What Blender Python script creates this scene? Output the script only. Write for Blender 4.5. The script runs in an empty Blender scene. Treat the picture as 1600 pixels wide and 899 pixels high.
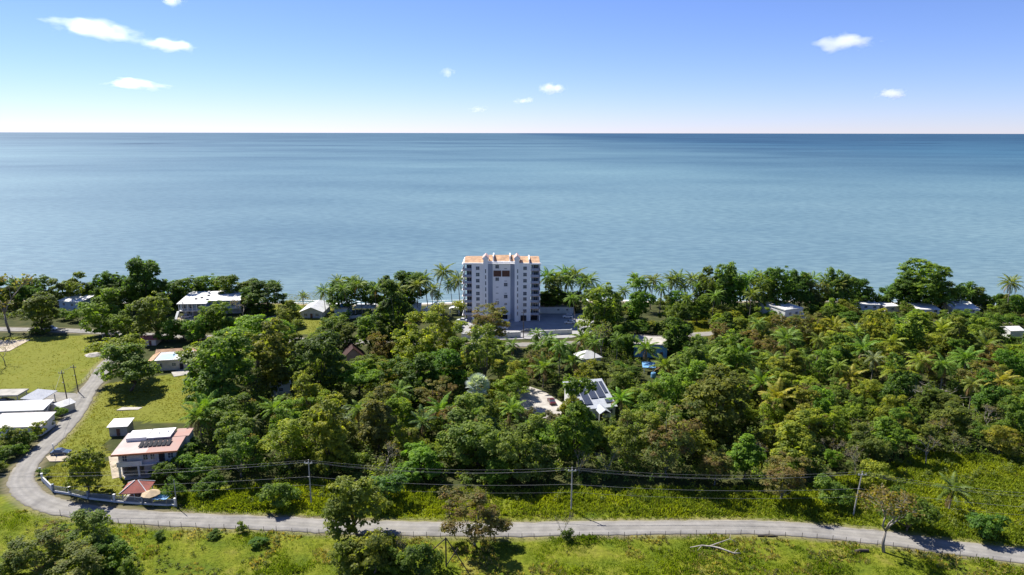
import bpy, math, random
import numpy as np
from mathutils import Vector, Matrix

# ------------------------------------------------------------------ camera, world, sun, exposure
scn = bpy.context.scene
col = scn.collection
CAM_H = 80.0                       # the drone hovers 80 m up
FPX = 1081.0                       # focal length in photo pixels (1600 wide)
PITCH = math.atan((449.5 - 208.0) / FPX)
cam = bpy.data.cameras.new("camera")
cam.sensor_width = 36.0
cam.lens = 36.0 * FPX / 1600.0
cam.clip_start = 1.0
cam.clip_end = 500000.0
cam_ob = bpy.data.objects.new("camera", cam)
col.objects.link(cam_ob)
cam_ob.matrix_world = (Matrix.Translation((0, 0, CAM_H)) @ Matrix.Rotation(math.pi / 2 - PITCH, 4, 'X')
                       @ Matrix.Rotation(math.radians(0.09), 4, 'Z'))
scn.camera = cam_ob

SUN_EL = math.radians(50.0)
SUN_AZ = math.radians(-47.0)       # ahead and to the left of the camera
world = bpy.data.worlds.new("World")
scn.world = world
world.use_nodes = True
wn, wl = world.node_tree.nodes, world.node_tree.links
bg = wn["Background"]
sky = wn.new("ShaderNodeTexSky")
sky.sky_type = 'NISHITA'
sky.sun_disc = False
sky.sun_elevation = SUN_EL
sky.sun_rotation = SUN_AZ
sky.altitude = 80.0
sky.air_density = 0.85
sky.dust_density = 0.0
sky.ozone_density = 9.0
wb = wn.new("ShaderNodeMix"); wb.data_type = 'RGBA'; wb.blend_type = 'MULTIPLY'; wb.inputs[0].default_value = 1.0
wb.inputs[7].default_value = (0.97, 0.86, 1.05, 1.0)      # the camera's white balance
wl.new(sky.outputs[0], wb.inputs[6]); wl.new(wb.outputs[2], bg.inputs[0])
bg.inputs[1].default_value = 0.0505

sl = bpy.data.lights.new("sun", 'SUN')
sl.energy = 3.1
sl.angle = math.radians(0.53)
sl.color = (1.0, 0.95, 0.87)
sun = bpy.data.objects.new("sun", sl)
col.objects.link(sun)
sd = Vector((math.sin(SUN_AZ) * math.cos(SUN_EL), math.cos(SUN_AZ) * math.cos(SUN_EL), math.sin(SUN_EL)))
sun.rotation_euler = sd.to_track_quat('Z', 'Y').to_euler()
sun.location = (0, 0, 300)

scn.view_settings.view_transform = 'Standard'
scn.view_settings.look = 'None'
scn.view_settings.exposure = 1.54
scn.view_settings.gamma = 1.0
scn.render.engine = 'CYCLES'
cy = scn.cycles
cy.max_bounces = 8
cy.diffuse_bounces = 5
cy.glossy_bounces = 3
cy.transmission_bounces = 4
cy.transparent_max_bounces = 8
cy.volume_bounces = 12
cy.caustics_reflective = False
cy.caustics_refractive = False

# ------------------------------------------------------------------ projection helpers
ST, CT = math.sin(PITCH), math.cos(PITCH)
def P(px, py, z=0.0):
    """the point of the horizontal plane z that lies in the direction of photo pixel (px, py)"""
    u = (px - 800.0) / FPX; v = -(py - 449.5) / FPX
    dy = v * ST + CT; dz = v * CT - ST
    t = (z - CAM_H) / dz
    return Vector((u * t, dy * t, z))
def proj(x, y, z):
    dz = z - CAM_H
    f = y * CT - dz * ST
    v = y * ST + dz * CT
    return 800.0 + FPX * x / f, 449.5 - FPX * v / f, f / FPX     # px, py, metres per pixel
def mpp(px, py, z=0.0):
    p = P(px, py, z)
    return proj(*p)[2]

R = np.random.RandomState
rnd = random.Random(7)

# numpy value noise (used for terrain, ground tint)
_tab = R(5).rand(256, 256)
def vnoise(x, y):
    x = np.asarray(x, float); y = np.asarray(y, float)
    xi = np.floor(x).astype(int); yi = np.floor(y).astype(int)
    fx = x - xi; fy = y - yi
    fx = fx * fx * (3 - 2 * fx); fy = fy * fy * (3 - 2 * fy)
    a = _tab[xi & 255, yi & 255]; b = _tab[(xi + 1) & 255, yi & 255]
    c = _tab[xi & 255, (yi + 1) & 255]; d = _tab[(xi + 1) & 255, (yi + 1) & 255]
    return (a * (1 - fx) + b * fx) * (1 - fy) + (c * (1 - fx) + d * fx) * fy
def fbm(x, y, s, o=4):
    r = 0; a = .5; t = 0
    for k in range(o):
        r = r + a * vnoise(x / s + 17.3 * k, y / s + 9.1 * k); t += a; a *= .5; s *= .5
    return r / t
def inpoly(x, y, poly):
    x = np.asarray(x); y = np.asarray(y)
    res = np.zeros(x.shape, bool); n = len(poly); j = n - 1
    for i in range(n):
        xi, yi = poly[i]; xj, yj = poly[j]
        c = ((yi > y) != (yj > y)) & (x < (xj - xi) * (y - yi) / ((yj - yi) + 1e-12) + xi)
        res ^= c; j = i
    return res
def gpoly(pts): return [tuple(P(a, b)[:2]) for a, b in pts]
def dist_line(x, y, pts):
    d = np.full(np.shape(x), 1e9)
    for (x0, y0), (x1, y1) in zip(pts[:-1], pts[1:]):
        dx, dy = x1 - x0, y1 - y0
        t = np.clip(((x - x0) * dx + (y - y0) * dy) / (dx * dx + dy * dy + 1e-9), 0, 1)
        d = np.minimum(d, np.hypot(x - x0 - t * dx, y - y0 - t * dy))
    return d
def smooth(pts, n=8):
    out = []
    p = [pts[0]] + list(pts) + [pts[-1]]
    for i in range(1, len(p) - 2):
        a, b, c, d = [np.array(q, float) for q in p[i - 1:i + 3]]
        for k in range(n):
            t = k / n
            out.append(tuple(.5 * (2 * b + (c - a) * t + (2 * a - 5 * b + 4 * c - d) * t * t + (3 * b - a - 3 * c + d) * t ** 3)))
    out.append(tuple(pts[-1]))
    return out

# ------------------------------------------------------------------ mesh builder and object helpers
class MB:
    def __init__(s): s.v = []; s.f = []; s.m = []
    def add(s, vs, fs, m=0):
        o = len(s.v); s.v += [tuple(q) for q in vs]
        s.f += [tuple(i + o for i in f) for f in fs]; s.m += [m] * len(fs)
        return s
    def box(s, x0, x1, y0, y1, z0, z1, m=0):
        return s.add([(x0, y0, z0), (x1, y0, z0), (x1, y1, z0), (x0, y1, z0), (x0, y0, z1), (x1, y0, z1), (x1, y1, z1), (x0, y1, z1)],
                     [(3, 2, 1, 0), (4, 5, 6, 7), (0, 1, 5, 4), (1, 2, 6, 5), (2, 3, 7, 6), (3, 0, 4, 7)], m)
    def prism(s, poly, z0, z1, m=0):
        n = len(poly)
        return s.add([(x, y, z0) for x, y in poly] + [(x, y, z1) for x, y in poly],
                     [tuple(range(n))[::-1], tuple(range(n, 2 * n))] + [(i, (i + 1) % n, n + (i + 1) % n, n + i) for i in range(n)], m)
    def extr_x(s, prof, x0, x1, m=0):          # profile in (y, z), extruded along x
        n = len(prof)
        return s.add([(x0, y, z) for y, z in prof] + [(x1, y, z) for y, z in prof],
                     [tuple(range(n)), tuple(range(n, 2 * n))[::-1]] + [(i, n + i, n + (i + 1) % n, (i + 1) % n) for i in range(n)], m)
    def extr_y(s, prof, y0, y1, m=0):          # profile in (x, z), extruded along y
        n = len(prof)
        return s.add([(x, y0, z) for x, z in prof] + [(x, y1, z) for x, z in prof],
                     [tuple(range(n)), tuple(range(n, 2 * n))[::-1]] + [(i, n + i, n + (i + 1) % n, (i + 1) % n) for i in range(n)], m)
    def tube(s, pts, rads, seg=6, m=0, caps=True):
        pts = [Vector(p) for p in pts]; vs = []; fs = []
        for i, p in enumerate(pts):
            d = (pts[min(i + 1, len(pts) - 1)] - pts[max(i - 1, 0)]).normalized()
            a = d.cross(Vector((0.13, 0.99, 0.05))).normalized() if abs(d.y) < .95 else d.cross(Vector((1, 0, 0))).normalized()
            b = d.cross(a); r = rads[i] if hasattr(rads, '__len__') else rads
            for k in range(seg):
                t = 2 * math.pi * k / seg
                vs.append(p + (a * math.cos(t) + b * math.sin(t)) * r)
        for i in range(len(pts) - 1):
            for k in range(seg):
                fs.append((i * seg + k, i * seg + (k + 1) % seg, (i + 1) * seg + (k + 1) % seg, (i + 1) * seg + k))
        if caps: fs += [tuple(range(seg))[::-1], tuple(range((len(pts) - 1) * seg, len(pts) * seg))]
        return s.add(vs, fs, m)
    def mesh(s, name, mats, smooth=False):
        me = bpy.data.meshes.new(name)
        me.from_pydata(s.v, [], s.f)
        for mt in (mats if isinstance(mats, (list, tuple)) else [mats]): me.materials.append(mt)
        if any(s.m): me.polygons.foreach_set("material_index", s.m)
        if smooth: me.polygons.foreach_set("use_smooth", [True] * len(s.f))
        me.update()
        return me

def big_mesh(name, V, F, mats, attrs=None):
    """V (n,3), F (m,k) numpy arrays -> mesh; attrs = {name: per-face float array}"""
    me = bpy.data.meshes.new(name)
    V = np.ascontiguousarray(V, np.float32); F = np.ascontiguousarray(F, np.int32)
    me.vertices.add(len(V)); me.vertices.foreach_set("co", V.ravel())
    k = F.shape[1]
    me.loops.add(F.size); me.loops.foreach_set("vertex_index", F.ravel())
    me.polygons.add(len(F)); me.polygons.foreach_set("loop_start", np.arange(0, F.size, k, dtype=np.int32))
    try: me.polygons.foreach_set("loop_total", np.full(len(F), k, np.int32))
    except Exception: pass
    for mt in (mats if isinstance(mats, (list, tuple)) else [mats]): me.materials.append(mt)
    for an, av in (attrs or {}).items():
        dom = 'FACE' if len(av) == len(F) else 'POINT'
        at = me.attributes.new(an, 'FLOAT', dom); at.data.foreach_set("value", np.ascontiguousarray(av, np.float32))
    me.update(calc_edges=True)
    return me

def link(name, data, parent=None, loc=(0, 0, 0), rz=0.0, label=None):
    o = bpy.data.objects.new(name, data); col.objects.link(o)
    o.location = loc; o.rotation_euler = (0, 0, rz)
    if parent: o.parent = parent
    if label: o['label'] = label
    return o
def tag(o, label, cat, group=None, kind=None):
    o['label'] = label; o['category'] = cat
    if group: o['group'] = group
    if kind: o['kind'] = kind
    return o
def thing(name, label, cat, loc, rz=0.0, group=None):
    return tag(link(name, None, None, loc, rz), label, cat, group)
def part(name, mb, mats, parent, label=None, loc=(0, 0, 0), rz=0.0, sm=False):
    return link(name, mb.mesh(name, mats, sm), parent, loc, rz, label)
def struct(name, me, loc=(0, 0, 0)):
    o = link(name, me, None, loc); o['kind'] = 'structure'; return o

# ------------------------------------------------------------------ materials
def mat(name): 
    m = bpy.data.materials.new(name); m.use_nodes = True
    return m, m.node_tree.nodes, m.node_tree.links, m.node_tree.nodes["Principled BSDF"]
def plain(name, c, rough=.7, var=.12, scale=1.2, metal=0.0, spec=.3, streak=None, bump=0.0, dirt=None):
    """painted / mineral surface with blotches of wear"""
    m, n, l, b = mat(name)
    tc = n.new("ShaderNodeTexCoord")
    nz = n.new("ShaderNodeTexNoise"); nz.inputs["Scale"].default_value = scale; nz.inputs["Detail"].default_value = 5
    mp = n.new("ShaderNodeMapping"); l.new(tc.outputs["Object"], mp.inputs[0]); l.new(mp.outputs[0], nz.inputs[0])
    if streak: mp.inputs["Scale"].default_value = streak
    mx = n.new("ShaderNodeMix"); mx.data_type = 'RGBA'
    rm = n.new("ShaderNodeMapRange"); rm.inputs[1].default_value = .35; rm.inputs[2].default_value = .7
    l.new(nz.outputs[0], rm.inputs[0]); l.new(rm.outputs[0], mx.inputs[0])
    d = dirt or tuple(max(0, q * (1 - 2.2 * var)) for q in c)
    mx.inputs[6].default_value = (*c, 1); mx.inputs[7].default_value = (*d, 1)
    l.new(mx.outputs[2], b.inputs["Base Color"])
    b.inputs["Roughness"].default_value = rough; b.inputs["Metallic"].default_value = metal
    b.inputs["Specular IOR Level"].default_value = spec
    if bump:
        bp = n.new("ShaderNodeBump"); bp.inputs["Strength"].default_value = bump; bp.inputs["Distance"].default_value = .05
        l.new(nz.outputs[0], bp.inputs["Height"]); l.new(bp.outputs[0], b.inputs["Normal"])
    return m
def ribbed(name, c, scale=3.0, axis='X', rough=.45, var=.1, metal=0.0, dark=.75):
    """corrugated sheet or rows of roof tiles: relief from a wave texture over worn paint"""
    m = plain(name, c, rough, var, .5, metal)
    n, l = m.node_tree.nodes, m.node_tree.links; b = n["Principled BSDF"]
    tc = n.new("ShaderNodeTexCoord"); w = n.new("ShaderNodeTexWave"); w.bands_direction = axis
    w.inputs["Scale"].default_value = scale; w.inputs["Distortion"].default_value = .15
    l.new(tc.outputs["Object"], w.inputs[0])
    bp = n.new("ShaderNodeBump"); bp.inputs["Strength"].default_value = .6; bp.inputs["Distance"].default_value = .05
    l.new(w.outputs[1], bp.inputs["Height"]); l.new(bp.outputs[0], b.inputs["Normal"])
    return m

M = {}
M['white'] = plain("white_paint", (.74, .74, .72), .6, .07, .6)
M['tower_white'] = plain("tower_white", (.85, .84, .82), .65, .05, .35, streak=(1, 1, .25))
M['tower_grey'] = plain("tower_grey_blue", (.32, .36, .43), .65, .08, .4, streak=(1, 1, .3))
M['tower_slab'] = plain("balcony_pink", (.62, .42, .36), .65, .1, .6)
M['roof_white'] = plain("roof_white", (.76, .76, .74), .5, .06, .35, dirt=(.52, .51, .48))
M['metal_pale'] = ribbed("sheet_pale_grey", (.42, .45, .49), 1.6)
M['metal_white'] = ribbed("sheet_white", (.64, .64, .63), 1.6)
M['metal_cream'] = ribbed("sheet_cream", (.64, .59, .54), 1.6)
M['metal_grey'] = ribbed("sheet_grey", (.42, .43, .45), 1.6)
M['metal_darkgrey'] = ribbed("sheet_slate", (.25, .27, .31), 1.6)
M['tile'] = ribbed("roof_tile", (.55, .335, .185), 2.4, 'X', .7, .22)
M['tile_red'] = ribbed("roof_red", (.42, .135, .10), 2.0, 'X', .6, .15)
M['darkred'] = ribbed("roof_maroon", (.045, .011, .010), 1.4, 'X', .7, .2)
M['salmon'] = plain("roof_salmon", (.37, .205, .165), .7, .15, .4, dirt=(.34, .235, .20))
M['pinkwhite'] = plain("roof_pinkish", (.47, .39, .355), .7, .12, .4, dirt=(.38, .30, .27))
M['terracotta'] = plain("terracotta", (.58, .22, .11), .7, .15, .6)
M['blue_wall'] = plain("blue_wall", (.18, .40, .66), .6, .1, .6)
M['pale_blue'] = plain("pale_blue_wall", (.36, .46, .58), .6, .1, .6)
M['grey_wall'] = plain("grey_wall", (.50, .50, .50), .7, .12, .6)
M['cream_wall'] = plain("cream_wall", (.66, .60, .50), .7, .12, .6)
M['pink_wall'] = plain("pink_wall", (.60, .38, .32), .7, .12, .6)
M['tan'] = plain("tan_canvas", (.50, .38, .24), .8, .15, 1)
M['brown'] = plain("brown_louvre", (.16, .075, .05), .6, .2, 3, streak=(.3, 1, 6))
M['dark'] = plain("dark_interior", (.03, .03, .035), .8, .1, 1)
M['frame'] = plain("window_frame", (.62, .62, .60), .5, .05, 1)
M['concrete'] = plain("concrete", (.40, .38, .34), .85, .16, .5, bump=.2)
M['concrete_pale'] = plain("concrete_pale", (.46, .43, .38), .85, .16, .4, bump=.2)
M['sandy'] = plain("sandy_drive", (.50, .42, .31), .9, .2, .35, bump=.3)
M['pole'] = plain("concrete_pole", (.42, .40, .37), .8, .12, 1.5)
M['wood'] = plain("weathered_wood", (.13, .10, .075), .85, .25, 2, streak=(4, 4, .4))
M['post'] = plain("fence_post", (.10, .08, .06), .9, .25, 3)
M['wire'] = plain("cable", (.32, .32, .31), .5, .05, 1)
M['steel'] = plain("galvanised", (.45, .46, .47), .4, .1, 1, metal=.6)
M['rubber'] = plain("rubber", (.025, .025, .025), .8, .1, 2)
M['sky_sheet'] = plain("light_blue_sheet", (.34, .50, .82), .5, .08, .5)
M['blue_tarp'] = plain("blue_tarp", (.20, .42, .68), .5, .15, 1)
M['tank'] = plain("water_tank", (.10, .26, .42), .5, .1, 1)
M['fence_blue'] = plain("fence_blue_grey", (.19, .24, .30), .55, .1, 1)
M['bark'] = plain("bark", (.16, .125, .09), .9, .3, 1.5, streak=(3, 3, .5), bump=.3)
M['bark_grey'] = plain("bark_grey", (.30, .27, .23), .9, .25, 1.5, streak=(3, 3, .5), bump=.3)
M['palm_trunk'] = plain("palm_trunk", (.29, .25, .20), .9, .25, 1.2, streak=(.3, .3, 4), bump=.3)
M['dead_wood'] = plain("dead_wood", (.48, .43, .36), .9, .2, 2, bump=.2)
def glass(name, c, rough=.08):
    m, n, l, b = mat(name)
    b.inputs["Base Color"].default_value = (*c, 1); b.inputs["Roughness"].default_value = rough
    b.inputs["Specular IOR Level"].default_value = .7
    return m
M['pane'] = glass("window_pane", (.075, .09, .115))
M['solar'] = glass("solar_cell", (.06, .072, .105), .12)
M['solar'].node_tree.nodes['Principled BSDF'].inputs['Specular IOR Level'].default_value = .2
M['solar_dark'] = plain("thermal_panel", (.012, .014, .02), .5, .05, 1, spec=.05)
_carmats = {}
def carpaint(c):
    if c not in _carmats:
        m, n, l, b = mat("car_paint"); b.inputs["Base Color"].default_value = (*c, 1)
        b.inputs["Roughness"].default_value = .3; b.inputs["Coat Weight"].default_value = .6
        _carmats[c] = m
    return _carmats[c]
M['lamp_red'] = glass("tail_lamp", (.35, .02, .02)); M['lamp_clear'] = glass("head_lamp", (.7, .7, .7))

def leaf_material(name, transl=.48, use_obj=True):
    m, n, l, b = mat(name)
    oi = n.new("ShaderNodeObjectInfo")
    at = n.new("ShaderNodeAttribute"); at.attribute_name = "tint"
    dr = n.new("ShaderNodeAttribute"); dr.attribute_name = "dry"
    ma = n.new("ShaderNodeMix"); ma.data_type = 'RGBA'; ma.blend_type = 'MULTIPLY'; ma.inputs[0].default_value = 1
    cr = n.new("ShaderNodeValToRGB")
    cr.color_ramp.elements[0].color = (.45, .55, .55, 1); cr.color_ramp.elements[1].color = (1.75, 1.5, .85, 1)
    e = cr.color_ramp.elements.new(.5); e.color = (1, 1, 1, 1)
    l.new(at.outputs["Fac"], cr.inputs[0]); l.new(oi.outputs["Color"], ma.inputs[6]); l.new(cr.outputs[0], ma.inputs[7])
    md = n.new("ShaderNodeMix"); md.data_type = 'RGBA'; l.new(dr.outputs["Fac"], md.inputs[0])
    l.new(ma.outputs[2], md.inputs[6]); md.inputs[7].default_value = (.20, .135, .055, 1)
    l.new(md.outputs[2], b.inputs["Base Color"])
    b.inputs["Roughness"].default_value = .55; b.inputs["Specular IOR Level"].default_value = .15
    tr = n.new("ShaderNodeBsdfTranslucent")
    hs = n.new("ShaderNodeMix"); hs.data_type = 'RGBA'; hs.blend_type = 'MULTIPLY'; hs.inputs[0].default_value = 1
    l.new(md.outputs[2], hs.inputs[6]); hs.inputs[7].default_value = (1.7, 1.75, .55, 1)
    l.new(hs.outputs[2], tr.inputs["Color"])
    ms = n.new("ShaderNodeMixShader"); ms.inputs[0].default_value = transl
    l.new(b.outputs[0], ms.inputs[1]); l.new(tr.outputs[0], ms.inputs[2])
    l.new(ms.outputs[0], n["Material Output"].inputs[0])
    return m
M['leaf'] = leaf_material("leaves")
M['frond'] = leaf_material("palm_fronds", .28)
M['blade'] = leaf_material("grass_blades", .35)
# ------------------------------------------------------------------ ground plan (photo pixels -> ground)
ROAD = [(215, 533), (190, 552), (165, 572), (151, 596), (139, 610), (122, 640), (108, 660), (91, 680), (70, 700), (50, 720), (37, 740), (34, 757), (48, 775),
        (78, 790), (125, 800), (200, 808), (300, 814), (444, 819), (500, 822.5), (600, 825.5), (700, 827.5), (800, 828),
        (900, 826), (1000, 824.5), (1100, 823.5), (1182, 823.5), (1250, 827), (1340, 835.5), (1400, 842), (1500, 856), (1600, 868), (1720, 885), (1900, 915)]
COAST_ROAD = [(-150, 514), (0, 516), (110, 518), (215, 524), (300, 527), (460, 532), (640, 537), (810, 539), (960, 533), (1200, 515), (1500, 502), (1900, 500)]
road_g = smooth(gpoly(ROAD)); coast_g = smooth(gpoly(COAST_ROAD))

# material areas painted into the ground sheet (one sheet: grass, forest floor, sand)
LAWNS = [gpoly(q) for q in [
    [(-200, 532), (40, 528), (145, 526), (160, 560), (140, 592), (110, 612), (30, 612), (-250, 640)],
    [(165, 600), (300, 585), (320, 600), (300, 660), (180, 660), (165, 700), (190, 712), (110, 712), (90, 700), (135, 640)],
    [(68, 735), (100, 722), (170, 722), (250, 745), (280, 790), (180, 783), (110, 772), (80, 762)],
    [(-400, 790), (40, 775), (75, 800), (125, 810), (300, 824), (700, 838), (1100, 834), (1340, 846), (1600, 880), (2100, 940), (2100, 1100), (-500, 1100)],
    [(280, 770), (480, 755), (700, 770), (900, 770), (1100, 768), (1280, 765), (1350, 735), (1450, 715), (1620, 725), (1900, 760), (1900, 905), (1600, 858), (1400, 834), (1182, 813), (800, 818), (300, 804)],
    [(1080, 490), (1104, 488), (1110, 527), (1085, 527)],
    [(440, 462), (520, 455), (520, 490), (500, 520), (440, 525), (400, 500), (405, 490)],
    [(765, 610), (808, 610), (808, 660), (765, 655)],
]]
SHORE_Y = 333.0
def shore(x): return SHORE_Y + 4 * np.sin(np.asarray(x) / 60.0) + 2 * np.sin(np.asarray(x) / 23.0 + 1)
def ramp(a, b, n): return list(np.linspace(a, b, n, endpoint=False))
xs = np.array(ramp(-1500, -500, 10) + ramp(-500, -200, 30) + ramp(-200, 200, 340) + ramp(200, 500, 30) + ramp(500, 1600, 11))
ys = np.array(ramp(-300, 60, 8) + ramp(60, 104, 8) + ramp(104, 165, 64) + ramp(165, 360, 130) + [366, 380, 400])
GX, GY = np.meshgrid(xs, ys)
dr_ = np.minimum(dist_line(GX, GY, road_g), dist_line(GX, GY, coast_g))
def terrain(x, y, d):
    z = -.10 - .5 * fbm(x, y, 9.0, 3) + .28
    z = np.minimum(z, 0.12)
    k = np.clip((d - 3.0) / 4.0, 0, 1)
    return z * k - .03 * (1 - k)
GZ = terrain(GX, GY, dr_)
sea_k = np.clip((GY - shore(GX) + 12) / 40.0, 0, 1)
GZ = GZ * (1 - np.clip(sea_k * 4, 0, 1)) - 4.5 * sea_k ** 1.0
jx = GX + (fbm(GX, GY, 6, 3) - .5) * 6; jy = GY + (fbm(GX + 50, GY, 6, 3) - .5) * 6
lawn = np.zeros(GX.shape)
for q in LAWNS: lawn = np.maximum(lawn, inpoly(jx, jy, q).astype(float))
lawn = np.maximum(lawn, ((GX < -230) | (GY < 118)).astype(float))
mown = np.zeros(GX.shape)
for q in (LAWNS[0], LAWNS[1], LAWNS[2], LAWNS[6]): mown = np.maximum(mown, inpoly(jx, jy, q) * (.25 + .9 * fbm(GX, GY, 14, 3)))
sand = np.clip((GY + (fbm(GX, GY, 8, 3) - .5) * 8 - shore(GX) + 10) / 5.0, 0, 1)
bare = np.clip(1.4 - np.abs(dr_ - 2.9) / .9, 0, 1) * .6
nx, ny = len(xs), len(ys)
idx = np.arange(nx * ny).reshape(ny, nx)
GF = np.stack([idx[:-1, :-1], idx[:-1, 1:], idx[1:, 1:], idx[1:, :-1]], -1).reshape(-1, 4)
gm, n, l, b = mat("ground_cover")
def attr(nm):
    a = n.new("ShaderNodeAttribute"); a.attribute_name = nm; return a.outputs["Fac"]
def noise(scale, detail=4, stretch=None):
    tc = n.new("ShaderNodeTexCoord"); q = n.new("ShaderNodeTexNoise"); q.inputs["Scale"].default_value = scale; q.inputs["Detail"].default_value = detail
    if stretch:
        mp = n.new("ShaderNodeMapping"); mp.inputs["Scale"].default_value = stretch; l.new(tc.outputs["Object"], mp.inputs[0]); l.new(mp.outputs[0], q.inputs[0])
    else: l.new(tc.outputs["Object"], q.inputs[0])
    return q.outputs[0]
def rampn(src, stops):
    c = n.new("ShaderNodeValToRGB"); l.new(src, c.inputs[0]); e = c.color_ramp.elements
    while len(e) < len(stops): e.new(.5)
    for i, (p, q) in enumerate(stops): e[i].position = p; e[i].color = (*q, 1)
    return c.outputs[0]
def mixc(f, a, c, mode='MIX'):
    x = n.new("ShaderNodeMix"); x.data_type = 'RGBA'; x.blend_type = mode
    if isinstance(f, float): x.inputs[0].default_value = f
    else: l.new(f, x.inputs[0])
    l.new(a, x.inputs[6])
    if isinstance(c, tuple): x.inputs[7].default_value = (*c, 1)
    else: l.new(c, x.inputs[7])
    return x.outputs[2]
grass_c = rampn(noise(.16, 6), [(.3, (.07, .108, .010)), (.45, (.118, .148, .012)), (.58, (.155, .172, .017)), (.72, (.205, .185, .045))])
grass_c = mixc(.6, grass_c, rampn(noise(1.3, 5), [(.3, (.55, .55, .55)), (.7, (1.3, 1.3, 1.2))]), 'MULTIPLY')
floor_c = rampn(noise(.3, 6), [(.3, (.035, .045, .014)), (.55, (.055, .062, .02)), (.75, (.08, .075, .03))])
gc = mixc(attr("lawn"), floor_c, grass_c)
gc = mixc(attr("mown"), gc, (.165, .172, .028))
gc = mixc(attr("bare"), gc, (.24, .20, .13))
gc = mixc(attr("sand"), gc, (.36, .30, .22))
l.new(gc, b.inputs["Base Color"]); b.inputs["Roughness"].default_value = .95; b.inputs["Specular IOR Level"].default_value = .1
bp = n.new("ShaderNodeBump"); bp.inputs["Strength"].default_value = .8; bp.inputs["Distance"].default_value = .25
l.new(noise(1.1, 6), bp.inputs["Height"]); l.new(bp.outputs[0], b.inputs["Normal"])
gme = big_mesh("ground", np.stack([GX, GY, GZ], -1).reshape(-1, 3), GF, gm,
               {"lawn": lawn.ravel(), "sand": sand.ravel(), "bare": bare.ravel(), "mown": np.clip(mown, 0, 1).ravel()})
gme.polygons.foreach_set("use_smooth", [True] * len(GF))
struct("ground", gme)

# sea
sm, n, l, b = mat("sea_water")
big = noise(.0009, 4, (.7, 1.1, 1)); mid_ = noise(.006, 4, (.5, .9, 1))
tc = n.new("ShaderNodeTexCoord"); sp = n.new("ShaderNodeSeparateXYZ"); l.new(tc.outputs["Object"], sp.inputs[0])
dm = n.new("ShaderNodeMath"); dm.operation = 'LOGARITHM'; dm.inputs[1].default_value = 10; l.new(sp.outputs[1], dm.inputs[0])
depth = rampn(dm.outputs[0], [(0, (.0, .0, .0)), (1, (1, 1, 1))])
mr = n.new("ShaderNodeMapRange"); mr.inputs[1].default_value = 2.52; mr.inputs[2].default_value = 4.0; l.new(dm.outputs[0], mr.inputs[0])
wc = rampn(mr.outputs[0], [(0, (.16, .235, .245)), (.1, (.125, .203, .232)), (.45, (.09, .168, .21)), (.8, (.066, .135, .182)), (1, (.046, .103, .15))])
wc = mixc(.9, wc, rampn(big, [(.34, (.62, .70, .78)), (.47, (.95, .96, .97)), (.64, (1.38, 1.28, 1.18))]), 'MULTIPLY')  # broad water patches; the pale ones put the sea's sheen into the colour
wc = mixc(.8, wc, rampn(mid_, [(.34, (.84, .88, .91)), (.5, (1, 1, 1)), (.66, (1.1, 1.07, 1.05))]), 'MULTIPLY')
wc = mixc(.8, wc, rampn(noise(.22, 4, (.5, 1.2, 1)), [(.36, (.78, .82, .86)), (.5, (1, 1, 1)), (.64, (1.24, 1.19, 1.14))]), 'MULTIPLY')  # light and dark of the ripple facets, put into the water colour
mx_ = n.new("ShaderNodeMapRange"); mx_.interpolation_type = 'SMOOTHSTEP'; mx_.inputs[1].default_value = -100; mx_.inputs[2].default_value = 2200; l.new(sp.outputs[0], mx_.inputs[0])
wc = mixc(mx_.outputs[0], wc, mixc(1.0, wc, (.42, .62, .78), 'MULTIPLY'))     # water colour turned darker towards the right
h1 = noise(.16, 3, (.45, 1.5, 1)); h2 = noise(.9, 3, (.6, 1.3, 1))
ad = n.new("ShaderNodeMath"); ad.operation = 'MULTIPLY_ADD'; l.new(h2, ad.inputs[0]); ad.inputs[1].default_value = .25; l.new(h1, ad.inputs[2])
bp = n.new("ShaderNodeBump"); bp.inputs["Strength"].default_value = .55; bp.inputs["Distance"].default_value = .9
l.new(ad.outputs[0], bp.inputs["Height"])
df = n.new("ShaderNodeBsdfDiffuse"); gl = n.new("ShaderNodeBsdfGlossy"); gl.inputs["Roughness"].default_value = .28; gl.inputs["Color"].default_value = (.9, .95, 1, 1)
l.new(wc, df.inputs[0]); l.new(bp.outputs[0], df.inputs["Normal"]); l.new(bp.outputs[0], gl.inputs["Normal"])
mxs = n.new("ShaderNodeMixShader"); mxs.inputs[0].default_value = .11; l.new(df.outputs[0], mxs.inputs[1]); l.new(gl.outputs[0], mxs.inputs[2])
l.new(mxs.outputs[0], n["Material Output"].inputs[0]); n.remove(b)
sx = np.array([-300000, -60000, -12000, -3000, -900, -300, 0, 300, 900, 3000, 12000, 60000, 300000.])
sy = np.array([250, 320, 420, 650, 1200, 3000, 9000, 30000, 100000, 400000.])
SX, SY = np.meshgrid(sx, sy); ii = np.arange(SX.size).reshape(SX.shape)
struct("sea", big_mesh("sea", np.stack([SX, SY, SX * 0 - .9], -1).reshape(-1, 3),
                       np.stack([ii[:-1, :-1], ii[:-1, 1:], ii[1:, 1:], ii[1:, :-1]], -1).reshape(-1, 4), sm))
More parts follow.
